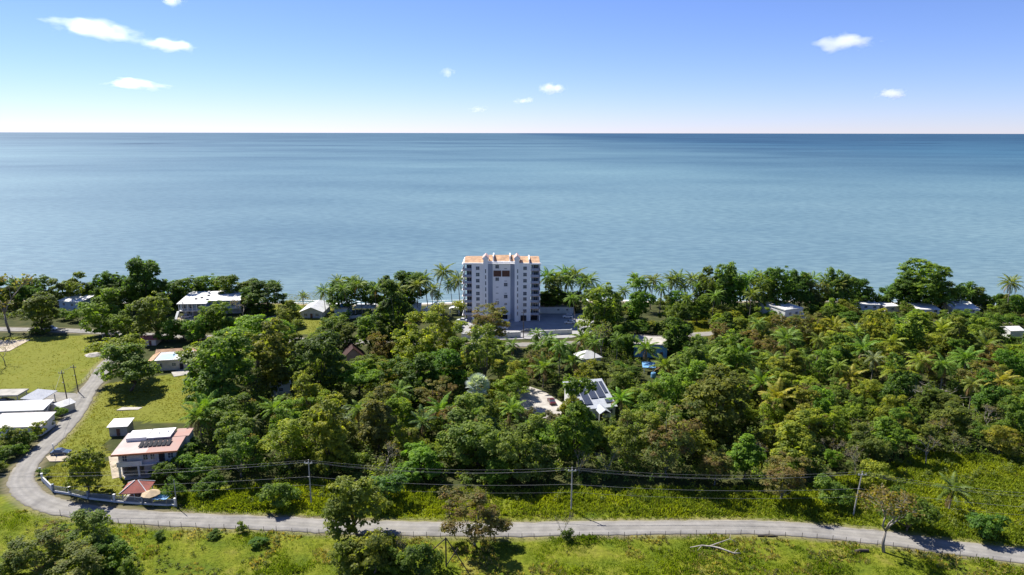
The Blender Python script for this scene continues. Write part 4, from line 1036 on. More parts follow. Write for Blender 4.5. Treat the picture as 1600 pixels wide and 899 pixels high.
PROTO = {
    'round': [make_tree('round', 11 + i, 6, 4.9, 5.5, 16, ncl=195, bottom=-.9, trunk_h=2.2) for i in range(4)],
    'spread': [make_tree('spread', 31 + i, 6.5, 2.5, 6.6, 15, (.24, .36), 165, 44, (.6, 1.1), (.4, .66), .42, .9, rad=.3) for i in range(3)],
    'tall': [make_tree('tall', 51 + i, 4.4, 6.4, 7.2, 15, (.36, .5), 190, 44, (.5, .9), rad=.24, bottom=-.9, trunk_h=3) for i in range(3)],
    'feathery': [make_tree('feathery', 71 + i, 5.4, 4.7, 5.6, 18, (.2, .34), 185, 44, (.5, 1.05), (.28, .5), .7, .5, .05, bottom=-.85, rad=.2, bark='bark_grey', inner=120) for i in range(3)],
    'rusty': [make_tree('rusty', 91 + i, 5.4, 4.6, 5.7, 17, (.2, .34), 175, 44, (.5, .95), (.28, .48), .7, .5, .28, bottom=-.8, rad=.2, bark='bark_grey', inner=100) for i in range(2)],
    'bush': [make_tree('bush', 111 + i, 3.4, 2.1, 1.9, 9, (.3, .46), 80, 42, (.4, .8), (.26, .46), .8, .5, rad=.12, trunk_h=.6, inner=90) for i in range(3)],
    'bare': [make_bare(131 + i, 9, .55, 160, .5) for i in range(2)],
    'thin': [make_bare(141 + i, 9, .5, 750, .25) for i in range(2)],
}
def frond(r, L, e0, drop, nlf=17, lw=.10, ll=.95, fullness=1.0):
    """one feather leaf: arched midrib with two rows of hanging leaflets; lies along +x"""
    n_ = 14; p = np.zeros(3); el = e0; P_ = [p.copy()]
    for i in range(n_):
        p = p + np.array([math.cos(el), 0, math.sin(el)]) * L / n_; el -= drop / n_ * (.6 + .8 * i / n_); P_.append(p.copy())
    P_ = np.array(P_); V = []; F = []; T = []
    for i in range(n_):
        w = .05 * (1 - i / n_) + .012
        o = len(V); V += [P_[i] + [0, w, 0], P_[i] - [0, w, 0], P_[i + 1] - [0, w * .9, 0], P_[i + 1] + [0, w * .9, 0]]; F.append((o, o + 1, o + 2, o + 3)); T.append(.85)
    for k in range(nlf):
        t = .14 + .86 * (k + .5) / nlf; q = t * n_; i = min(int(q), n_ - 1); c = P_[i] + (P_[i + 1] - P_[i]) * (q - i); tn = nrm(P_[i + 1] - P_[i])
        le = ll * (math.sin(math.pi * min(1, .18 + t * .8)) ** .6) * r.uniform(.85, 1.1)
        for s in (-1, 1):
            out = nrm(np.array([0, s, 0]) * .8 + tn * .55 + np.array([0, 0, -.30 - .35 * r.rand()]))
            a = c; e = c + out * le; m_ = c + out * le * .5 + np.array([0, 0, .06]); w = tn * lw * fullness
            o = len(V); V += [a - w * .5, m_ - w, e, m_ + w]; F.append((o, o + 1, o + 2, o + 3)); T.append(float(np.clip(r.normal(.5, .17), 0, 1)))
    return np.array(V), np.array(F), np.array(T)
def rotz(V, a): c, s = math.cos(a), math.sin(a); return V @ np.array([[c, s, 0], [-s, c, 0], [0, 0, 1.]])
def make_palm(seed, H, nf, L, lean, e_hi=1.25, e_lo=-.75, drop=1.25, lw=.11, ll=.95, trunk='palm_trunk', r0=.2):
    r = R(seed); mb = MB(); pts = []
    for i in range(9):
        t = i / 8; pts.append((lean * t ** 1.7, lean * .2 * math.sin(t * 2), -.5 + (H + .5) * t))
    mb.tube(pts, [r0 * 1.5] + [r0 * (1 - .35 * i / 8) for i in range(1, 9)], 7)
    tr = mb.mesh('trunk', M[trunk], True); top = np.array(pts[-1])
    fr = []; V = []; F = []; T = []; Dr = []; off = 0
    for i in range(nf):
        u = (i + .5) / nf; e0 = e_hi + (e_lo - e_hi) * u + r.normal() * .1
        v, f, t = frond(r, L * r.uniform(.85, 1.08), e0, drop * r.uniform(.8, 1.15), lw=lw, ll=ll)
        dd = np.full(len(f), 1.0 if (u > .84 and r.rand() < .55) else 0.0)
        a = 2.399963 * i + r.normal() * .15
        fr.append((v, f, t, dd, a))
        vv = rotz(v, a) + top; V.append(vv); F.append(f + off); T.append(t); Dr.append(dd); off += len(v)
    crown = big_mesh('crown', np.concatenate(V), np.concatenate(F), M['frond'], {'tint': np.concatenate(T), 'dry': np.concatenate(Dr)})
    fm = [(big_mesh('frond', v, f, M['frond'], {'tint': t, 'dry': dd}), a) for v, f, t, dd, a in fr]
    return dict(trunk=tr, crown=crown, fronds=fm, top=Vector(top), H=H)
PALM = {
    'coconut': [make_palm(201 + i, 13, 30, 5.3, l_, lw=.17) for i, l_ in enumerate((1.4, -2.2, 3.0, .4))],
    'young': [make_palm(221 + i, 5.5, 20, 4.4, l_, 1.35, -.35, 1.2, lw=.15) for i, l_ in enumerate((.4, -.6))],
    'royal': [make_palm(241 + i, 11, 24, 5.0, .1, 1.2, -1.0, 1.5, .17, 1.05, 'bark_grey', .24) for i in range(2)],
}
TINT = {'dark green': (.100, .166, .030), 'green': (.134, .210, .032), 'bright green': (.160, .255, .034), 'yellow-green': (.220, .265, .036),
        'olive': (.155, .205, .042), 'rusty brown': (.175, .175, .056), 'grey-green': (.17, .19, .10), 'golden': (.23, .26, .04), 'blue-green': (.105, .175, .06)}
CROWN_N = [0]
TREES = []           # (px, py, width_px, name, colour, kind, root) for auto labels
NAME = {'round': 'broadleaf_tree', 'spread': 'spreading_tree', 'tall': 'tall_tree', 'feathery': 'feathery_tree', 'rusty': 'seed_pod_tree', 'bush': 'shrub', 'bare': 'bare_tree', 'thin': 'thin_tree'}
WORD = {'round': 'rounded tree', 'spread': 'spreading flat-topped tree', 'tall': 'tall narrow tree', 'feathery': 'feathery loose tree', 'rusty': 'tree with brown pods', 'bush': 'shrub', 'bare': 'leafless tree', 'thin': 'thin-leaved tree'}
GROUND_TREES = []    # x, y, width m
ALLT = []
def jit(c, a=.12): return tuple(max(.005, q * (1 + rnd.uniform(-a, a))) for q in c) + (1,)
def T(kind, cx, cy, wpx, colour='green', zs=None, label=None, base=None, var=None, group=None, loc=None, wm=None):
    """a tree whose crown centre shows at photo pixel (cx, cy) with a crown wpx wide, or whose foot is at loc with a crown wm wide"""
    v = PROTO[kind]; cr, tr, zc, nw, ztop = v[rnd.randrange(len(v)) if var is None else var % len(v)]
    zs_ = zs or rnd.uniform(.88, 1.12)
    if loc is None:
        s = 1.0; o = P(cx, cy, zc)
        for _ in range(4):
            o = P(cx, cy, min(70, zc * s * zs_)); s = wpx * proj(*o)[2] / nw
        if base is not None:
            o = P(cx, base); k = proj(*o)[2]; s = wpx * k / nw
            dep = PITCH + math.atan((cy - (.40 if kind != 'spread' else .24) * wpx - 449.5) / FPX); zs_ = max(.4, (CAM_H - o.y * math.tan(dep)) / (ztop * s))
        o = Vector((o.x, o.y, 0))
    else:
        o = Vector((loc[0], loc[1], 0)); s = wm / nw
        cx, cy, k = proj(o.x, o.y, zc * s * zs_); wpx = wm / k
    root = link(NAME[kind], None, None, o, rnd.uniform(0, 6.28)); root.scale = (s, s, s * zs_)
    link('trunk', tr, root); c = link('crown', cr, root); c.color = jit(TINT[colour])
    root['category'] = 'shrub' if kind == 'bush' else 'tree'
    root['group'] = group or ('shrubs' if kind == 'bush' else 'trees of the wood and the shore')
    if label: root['label'] = label
    else: TREES.append((cx, cy, wpx, colour + ' ' + WORD[kind], root))
    GROUND_TREES.append((o.x, o.y, wpx * proj(o.x, o.y, 0)[2])); ALLT.append((cx, cy, wpx, kind, zs_, proj(o.x, o.y, 0)[1], loc))
    return root
def palm(kind, cx, cy, H, colour='green', label=None, parts=None, base=None, sc=1.0, rz=None, yellow=False):
    v = PALM[kind]; p = v[rnd.randrange(len(v))]
    a = rnd.uniform(0, 6.28) if rz is None else rz
    s = H / p['H']; tp = Matrix.Rotation(a, 3, 'Z') @ (p['top'] * s)
    o = P(cx, cy, H) - Vector((tp.x, tp.y, H)); o.z = 0
    nm = {'coconut': 'coconut_palm', 'young': 'young_palm', 'royal': 'royal_palm'}[kind]
    root = link(nm, None, None, o, a); root.scale = (s * (1 if s > 1 else (1 + s) / 2 if s > .5 else s * 1.3),) * 2 + (s,)
    link('trunk', p['trunk'], root)
    k = proj(o.x, o.y, H)[2]
    c_ = jit(TINT[colour])
    if parts or (parts is None and k < .235):
        for me, an in p['fronds']:
            f = link('frond', me, root, p['top'], an); f.color = c_
    else:
        c = link('crown', p['crown'], root); c.color = c_
    root['category'] = 'palm tree'; root['group'] = 'palms'
    if label: root['label'] = label
    else: TREES.append((cx, cy, 9 / k, colour + ' ' + {'coconut': 'slender palm', 'young': 'short bushy palm', 'royal': 'straight-trunked palm'}[kind], root))
    GROUND_TREES.append((o.x, o.y, 5.0))
    return root
def fan_palm():
    r = R(77); t = thing('fan_palm', 'silver-blue fan palm with round stiff leaves in the middle of the wood', 'palm tree', P(747, 637), .3)
    part('trunk', MB().tube([(0, 0, -.4), (.05, 0, 3.4), (0, 0, 6.8)], [.32, .28, .25], 8), M['palm_trunk'], t)
    V = []; F = []; Tn = []
    n_ = 15
    for j in range(n_):
        a0 = -2.2 + 4.4 * j / n_; a1 = -2.2 + 4.4 * (j + 1) / n_; am = (a0 + a1) / 2; o = len(V)
        V += [(0, 0, 0), (.75 * math.cos(a0), .75 * math.sin(a0), .05), (1.25 * math.cos(am), 1.25 * math.sin(am), -.12), (.75 * math.cos(a1), .75 * math.sin(a1), .05)]
        F.append((o, o + 1, o + 2, o + 3)); Tn.append(r.uniform(.35, .8))
    V = np.array(V); V[:, 0] += 1.9; V = np.concatenate([V, [(0, .05, -.1), (0, -.05, -.1), (1.95, -.04, 0), (1.95, .04, 0)]]); F.append(tuple(len(V) - 4 + q for q in range(4))); Tn.append(.5)
    me = big_mesh('fan_leaf', V, np.array(F), M['frond'], {'tint': np.array(Tn), 'dry': np.zeros(len(F))})
    for i in range(54):
        f = link('fan_leaf', me, t, (0, 0, 6.8)); f.rotation_euler = (r.normal() * .45, -1.5 + 2.1 * (i / 54), 2.4 * i); f.color = (.40, .47, .49, 1); f.scale = (1.3,) * 3
fan_palm()

# ------------------------------------------------------------------ the trees one by one
# left shore and coast road
T('thin', 15, 462, 85, 'grey-green', label='tall thin-crowned grey tree at the left edge beside the coast road', base=518)
T('round', 66, 490, 68, 'olive', label='olive tree with forked trunk by the white pickup truck', base=520)
T('round', 231, 438, 70, 'dark green', label='tall dark domed tree standing highest on the left shoreline', base=486)
T('round', 229, 425, 44, 'dark green', label='dark topmost crown rising above the domed tree of the left shore', base=480)
T('round', 166, 490, 76, 'green', label='broad green tree right of the pale blue shore house', base=527)
T('round', 201, 503, 52, 'olive', label='olive rounded tree in front of the left shore, nearest the coast road pole', base=533)
T('round', 243, 490, 68, 'olive', label='rounded olive tree beside the red roofed hut on the left', base=531)
for cx, cy, w in ((38, 449, 46), (62, 446, 44), (95, 446, 46), (128, 444, 48), (160, 441, 44), (186, 440, 40), (268, 452, 46), (298, 447, 50), (330, 446, 52), (362, 446, 54), (392, 452, 46), (-15, 450, 60), (275, 462, 44), (175, 455, 50)):
    T('round', cx, cy + 7 + rnd.uniform(-2, 2), w, rnd.choice(['dark green', 'green', 'olive']), base=479 + rnd.uniform(-3, 3))
T('round', 418, 470, 70, 'dark green', base=492); T('round', 391, 466, 44, 'dark green', base=487)
palm('coconut', 431, 449, 11, 'dark green', 'dark palm rising from the trees at the right end of the left shore grove')
T('round', 336, 499, 58, 'green', label='green tree in front of the white beach house', base=528)
T('bare', 381, 482, 44, 'grey-green', label='grey leafless tree right of the white beach house', base=500)
for cx, cy, w in ((285, 517, 52), (262, 523, 46), (308, 522, 44)): T('bush', cx, cy, w, 'green')
T('bush', 355, 514, 50, 'olive'); T('round', 452, 492, 44, 'olive', base=512); T('bush', 452, 483, 34, 'olive')
palm('young', 474, 463, 4.5, 'olive', 'short palm on the beach grass left of the gabled house')
T('round', 205, 580, 92, 'olive', 1.0, 'large rounded olive tree overhanging the end of the lane', base=612, var=1)
T('spread', 193, 547, 88, 'yellow-green', label='yellow-green spreading tree between the lane and the orange roofed bungalow', base=596)
T('bare', 8, 545, 42, 'grey-green', label='dead leaning tree at the left edge of the lawn', base=572)
T('round', 140, 728, 62, 'olive', label='round tree on the corner lawn inside the garden fence', base=773, var=2)
# the big trees left of the middle
T('spread', 398, 520, 118, 'bright green', label='broad bright green spreading tree right of the beach house grove'); T('spread', 345, 556, 130, 'bright green', label='broad bright green tree behind the salmon roofed house, widest of the left wood')
T('round', 345, 592, 120, 'green', label='large green tree right of the left lawn, below the bright spreading tree')
T('round', 499, 578, 104, 'dark green', label='very large dark mango-like tree in the left half of the wood', var=0)
T('tall', 425, 560, 70, 'olive'); T('round', 455, 535, 60, 'olive')
T('round', 520, 524, 54, 'olive'); T('round', 580, 526, 56, 'green'); T('tall', 618, 492, 62, 'dark green', label='tall dark tree in front of the beach shed')
T('spread', 560, 590, 72, 'bright green', label='bright green spreading tree below the dark red hut'); T('feathery', 650, 540, 92, 'yellow-green', label='large yellow-green feathery tree between red hut and tower')
T('feathery', 690, 520, 70, 'yellow-green', label='light feathery tree in front of the pavilion left of the tower'); T('rusty', 764, 506, 74, 'rusty brown', label='orange-brown flowering tree in front of the tower', base=545, var=0)
T('round', 640, 592, 90, 'dark green'); T('round', 690, 583, 78, 'dark green', label='dark round tree left of the silver fan palm')
T('feathery', 755, 556, 80, 'olive'); T('tall', 590, 655, 64, 'rusty brown', label='reddish thin tree in the middle of the left wood')
T('round', 748, 680, 126, 'olive', .82, 'large olive tree below the silver fan palm, widest of the middle wood', var=3)
T('round', 520, 675, 82, 'olive'); T('feathery', 450, 690, 92, 'yellow-green', label='yellow-green feathery tree above the leftmost roadside pole'); T('round', 370, 690, 70, 'olive')
T('tall', 900, 665, 74, 'green', label='tall green tree in front of the solar panel house', zs=1.15); T('feathery', 985, 690, 80, 'olive'); T('rusty', 1045, 690, 110, 'rusty brown')
T('round', 1070, 615, 90, 'bright green'); T('round', 1120, 640, 120, 'olive', label='broad olive tree in the centre right of the wood')
T('round', 940, 496, 76, 'olive', label='flat brownish-green tree right of the car park'); T('spread', 955, 488, 64, 'rusty brown'); T('round', 1050, 498, 62, 'dark green', label='round dark tree left of the small lawn patch', base=535)
T('tall', 998, 480, 52, 'green')
# shoreline trees on both sides of the tower
for cx, cy, w, c in ((540, 465, 66, 'dark green'), (578, 460, 44, 'dark green'), (640, 458, 74, 'dark green'), (612, 463, 40, 'green'), (625, 470, 50, 'dark green'), (870, 470, 58, 'dark green'), (895, 473, 42, 'dark green'), (857, 472, 40, 'dark green')):
    T('round', cx, cy, w, c, base=487)
for cx, cy, H in ((528, 441, 13), (549, 440, 13), (600, 448, 12), (612, 446, 12), (641, 439, 14), (662, 437, 15), (631, 440, 13), (520, 450, 11), (693, 425, 17), (703, 445, 12), (716, 437, 15), (856, 432, 16), (872, 436, 15), (884, 428, 16), (899, 430, 16), (864, 441, 14), (888, 440, 14), (912, 441, 14), (920, 438, 15),
                  (995, 438, 14), (1011, 446, 12), (1021, 438, 14), (975, 455, 11), (1050, 438, 14), (1060, 434, 15), (1082, 436, 14), (1091, 448, 12), (1172, 434, 15), (1186, 432, 15), (1152, 436, 14), (1118, 462, 12), (1175, 460, 12), (1076, 466, 11), (1132, 445, 13), (1108, 440, 13), (1140, 432, 14), (1125, 452, 12), (1162, 446, 12), (1200, 440, 13), (1098, 436, 13), (1228, 446, 12), (1068, 447, 12), (1270, 436, 14), (1290, 438, 13)):
    palm('coconut', cx, cy, H, rnd.choice(['green', 'olive', 'green']))
palm('coconut', 894, 466, 12, 'green', 'leaning palm at the right side of the car park', base=500)
palm('coconut', 1580, 441, 15, 'green', 'lone slender palm at the right end of the beach')
for cx, cy, w, c, b_ in ((1125, 432, 50, 'olive', 488), (1105, 440, 46, 'dark green', 488), (1150, 450, 50, 'green', 490), (1190, 450, 46, 'olive', 490), (1215, 443, 60, 'dark green', 490), (1245, 445, 48, 'dark green', 488), (1268, 447, 40, 'rusty brown', 486), (1300, 440, 44, 'olive', 484), (1320, 448, 40, 'olive', 484), (1340, 454, 46, 'dark green', 482),
                        (1405, 458, 60, 'dark green', 490), (1470, 458, 48, 'green', 486), (1500, 458, 44, 'dark green', 486), (1522, 463, 36, 'olive', 484), (1090, 480, 44, 'green', 505), (1060, 470, 40, 'green', 492)):
    T('round', cx, cy, w, c, base=b_ if cx < 1330 else 478)
T('round', 1438, 446, 90, 'green', label='tallest broad domed tree on the right shore', base=481); T('round', 1414, 456, 56, 'dark green', base=482)
palm('young', 1480, 470, 6, 'olive')
# palms standing in the wood
for kind, cx, cy, H, c in (('royal', 838, 522, 9, 'green'), ('royal', 875, 540, 11, 'green'), ('young', 912, 530, 7, 'green'), ('royal', 965, 530, 9, 'dark green'), ('young', 940, 512, 7, 'dark green'), ('royal', 625, 612, 10, 'green'), ('royal', 395, 662, 8, 'grey-green'), ('young', 320, 640, 8, 'green'), ('royal', 490, 648, 8, 'yellow-green'), ('young', 310, 655, 7, 'green'),
                         ('royal', 1437, 562, 11, 'yellow-green'), ('royal', 1475, 568, 11, 'green'), ('royal', 1366, 560, 10, 'grey-green'), ('royal', 1310, 572, 10, 'green'), ('young', 1393, 535, 8, 'yellow-green'), ('young', 1425, 520, 8, 'golden'), ('young', 1305, 512, 8, 'golden'), ('young', 1470, 515, 8, 'golden'), ('young', 1215, 622, 8, 'golden'), ('young', 1565, 595, 7, 'golden'),
                         ('young', 1105, 560, 8, 'green'), ('young', 1160, 560, 8, 'dark green'), ('young', 1140, 540, 8, 'green'), ('young', 1010, 545, 7, 'green'), ('young', 850, 575, 7, 'green'), ('young', 970, 625, 6, 'bright green'), ('young', 1330, 590, 7, 'yellow-green'), ('royal', 1260, 560, 9, 'green'), ('young', 660, 660, 6, 'blue-green'), ('young', 530, 655, 6, 'grey-green'), ('young', 800, 640, 6, 'bright green'), ('young', 1230, 530, 8, 'olive'), ('royal', 1185, 505, 10, 'green'), ('young', 1340, 520, 8, 'olive'), ('royal', 1520, 600, 9, 'olive')):
    palm(kind, cx, cy, H, c)
T('bush', 858, 548, 40, 'golden', label='golden-yellow croton shrub under the palms below the car park'); T('bush', 762, 619, 24, 'golden', label='small yellow shrub at the foot of the silver fan palm')
for cx, w in ((1352, 26), (1372, 24), (1392, 24), (1410, 26), (1436, 26), (1456, 24), (1476, 26), (1492, 26), (1512, 24), (1532, 26), (1549, 20), (1566, 26), (1590, 28)): T('bush', cx, 493 + rnd.uniform(0, 4), w * .85, rnd.choice(['olive', 'green', 'dark green']))
for cx, w in ((1205, 24), (1220, 22), (660, 22), (640, 22), (540, 20), (575, 22), (100, 26), (120, 26)): T('bush', cx, 493 + rnd.uniform(0, 4), w, rnd.choice(['olive', 'green']))
for cx in range(1080, 1600, 17): T('bush', cx, 467 + rnd.uniform(-1, 3), rnd.uniform(20, 30), rnd.choice(['olive', 'green', 'dark green']), base=480)
for cx in range(-30, 420, 19): T('round', cx, 463 + rnd.uniform(-3, 3), rnd.uniform(26, 38), rnd.choice(['dark green', 'green', 'olive']), base=478 if (82 < cx < 142 or 268 < cx < 385) else 487)
for cx in list(range(500, 680, 16)) + [950, 972, 985, 1003, 1030, 1045, 1062]: T('bush', cx, 472 + rnd.uniform(-2, 3), rnd.uniform(18, 26), rnd.choice(['olive', 'green', 'dark green']), base=481)
for cx, cy, w in ((826, 652, 26), (845, 656, 24), (862, 654, 28), (815, 660, 26), (880, 648, 22)): T('bush', cx, cy, w, rnd.choice(['grey-green', 'green']))
T('feathery', 893, 628, 40, 'yellow-green', label='yellow-green feathery tree covering the left edge of the solar panel roof', base=668)
for cx, cy, H in ((505, 455, 12), (536, 452, 13), (560, 446, 14), (585, 452, 12), (622, 452, 13), (652, 446, 14), (676, 452, 12), (684, 462, 9), (935, 452, 12), (948, 458, 10), (1034, 450, 12), (1240, 438, 13), (1255, 444, 12), (1312, 446, 12), (1205, 452, 11), (1498, 452, 10), (1515, 456, 9)): palm('coconut', cx, cy, H, rnd.choice(['green', 'olive']))
for kind, cx, cy, H, c in (('royal', 800, 538, 9, 'green'), ('royal', 858, 528, 10, 'green'), ('royal', 842, 540, 9, 'green'), ('young', 782, 560, 7, 'green'), ('royal', 808, 568, 8, 'green'), ('young', 895, 566, 7, 'dark green'), ('royal', 930, 536, 9, 'green'), ('young', 1040, 572, 7, 'green'), ('young', 1080, 585, 7, 'bright green'), ('royal', 1130, 575, 9, 'green'), ('young', 690, 640, 7, 'green'), ('royal', 560, 640, 9, 'green'), ('young', 430, 640, 7, 'green'),
                         ('royal', 1210, 560, 10, 'olive'), ('royal', 1280, 530, 10, 'green'), ('young', 1350, 545, 8, 'green'), ('young', 1400, 580, 8, 'yellow-green'), ('young', 1510, 560, 8, 'green'), ('young', 1540, 540, 8, 'olive'), ('young', 1190, 600, 8, 'green'), ('royal', 1405, 500, 9, 'green')): palm(kind, cx, cy, H, c)
for cx, cy, w in ((950, 705, 56), (968, 694, 44), (906, 715, 46), (1340, 705, 46), (1300, 690, 40), (1452, 690, 48), (602, 706, 56), (1182, 700, 46), (1255, 640, 40), (1545, 640, 44)): T('bare', cx, cy, w, 'grey-green')
for cx in (772, 786, 832, 846, 862, 884, 902): T('bush', cx, 549 + rnd.uniform(-2, 3), rnd.uniform(24, 34), rnd.choice(['green', 'olive', 'dark green', 'yellow-green']))
# foreground
T('round', 560, 787, 108, 'olive', 1.0, 'large tree leaning over the near edge of the road, below the leftmost pole', base=842, var=1)
T('rusty', 742, 806, 102, 'rusty brown', 1.0, 'brown-podded tree at the near edge of the road beside the braced post', base=852, var=1)
T('feathery', 128, 846, 96, 'olive', .8, 'highest leafy tree of the thicket in the bottom left corner')
T('feathery', 62, 868, 100, 'olive', .7, 'left leafy bush of the thicket in the bottom left corner'); T('round', 172, 874, 74, 'green', .7, 'dark green round bush at the right end of the bottom left thicket')
T('feathery', 112, 893, 110, 'olive', .6, 'lowest bush of the bottom left thicket, cut by the photo edge'); T('rusty', 92, 842, 60, 'olive', .7, 'small brownish bush behind the left side of the bottom left thicket')
T('feathery', 12, 893, 70, 'green', .6, 'green bush in the extreme bottom left corner'); T('bush', 205, 893, 50, 'green', label='low green shrub right of the bottom left thicket'); T('bush', 152, 830, 44, 'olive', label='thin olive shrub on top of the bottom left thicket near the road', zs=1.2)
T('bush', 655, 878, 72, 'dark green', label='dark glossy bush left of the braced fence post', zs=1.1); T('bush', 585, 868, 90, 'olive', label='scrubby olive bush below the tree that overhangs the road', zs=1.2)
T('bush', 545, 880, 70, 'olive'); T('bush', 620, 885, 50, 'green')
T('thin', 1382, 800, 100, 'rusty brown', 1.0, 'thin tree with reddish leaves and pale limbs at the right roadside', base=862, var=0)
T('bare', 880, 812, 34, 'grey-green', 1.0, 'small crooked bare tree beside the round bush at the road edge', base=842, var=1)
T('bush', 887, 838, 22, 'dark green', label='small round dark bush at the foot of the crooked bare tree', zs=1.1)
T('bare', 632, 846, 30, 'grey-green', 1.0, 'dead grey sapling between the overhanging tree and the dark bush', base=880, var=1)
T('bush', 435, 776, 62, 'olive', label='dark shrub on the far verge left of the leftmost pole'); T('bush', 600, 768, 70, 'blue-green', label='blue-green shrub right of the tree that overhangs the road')
T('bush', 405, 848, 30, 'dark green', label='low dark shrub in the field below the leftmost pole', zs=.6); T('bush', 336, 836, 22, 'dark green', label='small dark shrub by the wire fence at the left field', zs=.7)
T('bush', 378, 826, 18, 'olive', label='sapling bush on the wire fence left of the low dark shrub', zs=1.3); T('bush', 250, 838, 20, 'dark green', label='small dark bush in the field nearest the leafy corner bush', zs=.7)
palm('young', 1490, 765, 5.5, 'dark green', 'single young palm on the scrubby slope at the right')
T('bush', 1420, 806, 80, 'dark green', label='dark green thicket shrub right of the reddish roadside tree'); T('bush', 1540, 824, 60, 'dark green', label='dark shrub near the road at the right slope')
T('bush', 1370, 750, 60, 'yellow-green'); T('bush', 1300, 770, 60, 'olive'); T('rusty', 1225, 748, 80, 'rusty brown', label='brown-leaved shrubby tree left of the leaning pole')
for cx, cy, w in ((22, 690, 44), (62, 674, 30), (95, 648, 22), (8, 712, 36), (42, 692, 34), (-4, 732, 30), (28, 706, 30), (80, 662, 20)): T('bush', cx, cy, w, rnd.choice(['olive', 'green', 'yellow-green']))
for cx, cy, w in ((68, 742, 20), (285, 720, 50), (262, 740, 44), (290, 700, 50), (310, 735, 60), (330, 760, 50), (272, 770, 40), (245, 745, 24)): T('bush', cx, cy, w, rnd.choice(['olive', 'green', 'dark green']))
for cx, cy in ((147, 682), (153, 672)): T('tall', cx, cy, 7, 'dark green', 1.2)

# ------------------------------------------------------------------ the rest of the wood
CLEAR = [(722, 396, 846, 500, 502), (846, 474, 903, 522, 528), (790, 500, 846, 531, 531), (280, 454, 375, 492, 498), (91, 457, 131, 474, 489), (468, 468, 513, 494, 497), (522, 472, 587, 498, 499), (640, 474, 690, 492, 497), (534, 532, 571, 558, 572),
         (428, 592, 453, 612, 618), (892, 588, 968, 645, 660), (806, 604, 876, 652, 664), (990, 533, 1048, 556, 558), (906, 547, 943, 566, 572), (1004, 566, 1030, 590, 590), (1228, 462, 1262, 486, 503), (1347, 464, 1373, 478, 483), (1385, 470, 1406, 480, 486), (1433, 469, 1467, 484, 491),
         (1489, 468, 1528, 483, 490), (1537, 465, 1553, 472, 480), (1577, 511, 1599, 522, 527), (242, 532, 304, 582, 582), (178, 650, 290, 750, 755), (1082, 488, 1105, 525, 528), (452, 524, 470, 540, 540), (727, 574, 767, 614, 616), (690, 415, 725, 470, 478), (905, 425, 990, 470, 478),
         (1428, 540, 1448, 600, 600), (1466, 545, 1486, 600, 600), (1356, 545, 1376, 585, 590), (218, 522, 246, 542, 542), (866, 530, 886, 580, 585), (800, 535, 820, 555, 545), (470, 455, 525, 470, 475), (1008, 470, 1032, 500, 505)]
HOUSES = [o for o in col.objects if o.parent is None and o.get('category') in ('house', 'shed', 'hut', 'car', 'shelter', 'apartment building', 'gatehouse', 'annex', 'barrel')]
HPOS = []
for o in HOUSES:
    q = [(c.matrix_basis @ Vector(v)) for c in col.objects if c.parent is o and c.data for v in c.bound_box]
    xx = [v.x for v in q]; yy = [v.y for v in q]
    HPOS.append((o.location.x, o.location.y, o.rotation_euler.z, min(xx), max(xx), min(yy), max(yy)))
def on_built(x, y, m):
    r_ = np.zeros(len(x), bool)
    for g in PADS: r_ |= inpoly(x, y, g)
    for ox, oy, a, x0, x1, y0, y1 in HPOS:
        dx, dy = x - ox, y - oy; lx = dx * math.cos(a) + dy * math.sin(a); ly = -dx * math.sin(a) + dy * math.cos(a)
        r_ |= (lx > x0 - m) & (lx < x1 + m) & (ly > y0 - m) & (ly < y1 + m)
    return r_
def blocked(cx, cy, w, h, bpy_):
    for x0, y0, x1, y1, b_ in CLEAR:
        if bpy_ > b_ and cx + w * .42 > x0 and cx - w * .42 < x1 and cy + h * .4 > y0 and cy - h * .45 < y1: return True
    return False
WOOD = gpoly([(296, 755), (380, 750), (480, 748), (600, 760), (700, 762), (900, 760), (1100, 760), (1230, 757), (1330, 738), (1450, 712), (1620, 716), (1800, 728), (1800, 500), (1600, 500), (1450, 500), (1250, 505), (1125, 509), (1110, 535), (1075, 530), (1070, 507), (960, 512), (905, 532), (895, 545), (720, 548), (600, 545), (470, 545), (430, 560), (335, 560), (325, 610), (312, 670)])
BACK = gpoly([(1075, 505), (1075, 487), (1250, 486), (1450, 484), (1800, 482), (1800, 500)])
HGT = {'round': .85, 'spread': .42, 'tall': 1.5, 'feathery': .9, 'rusty': .9, 'bush': .65, 'bare': .8, 'thin': .8}
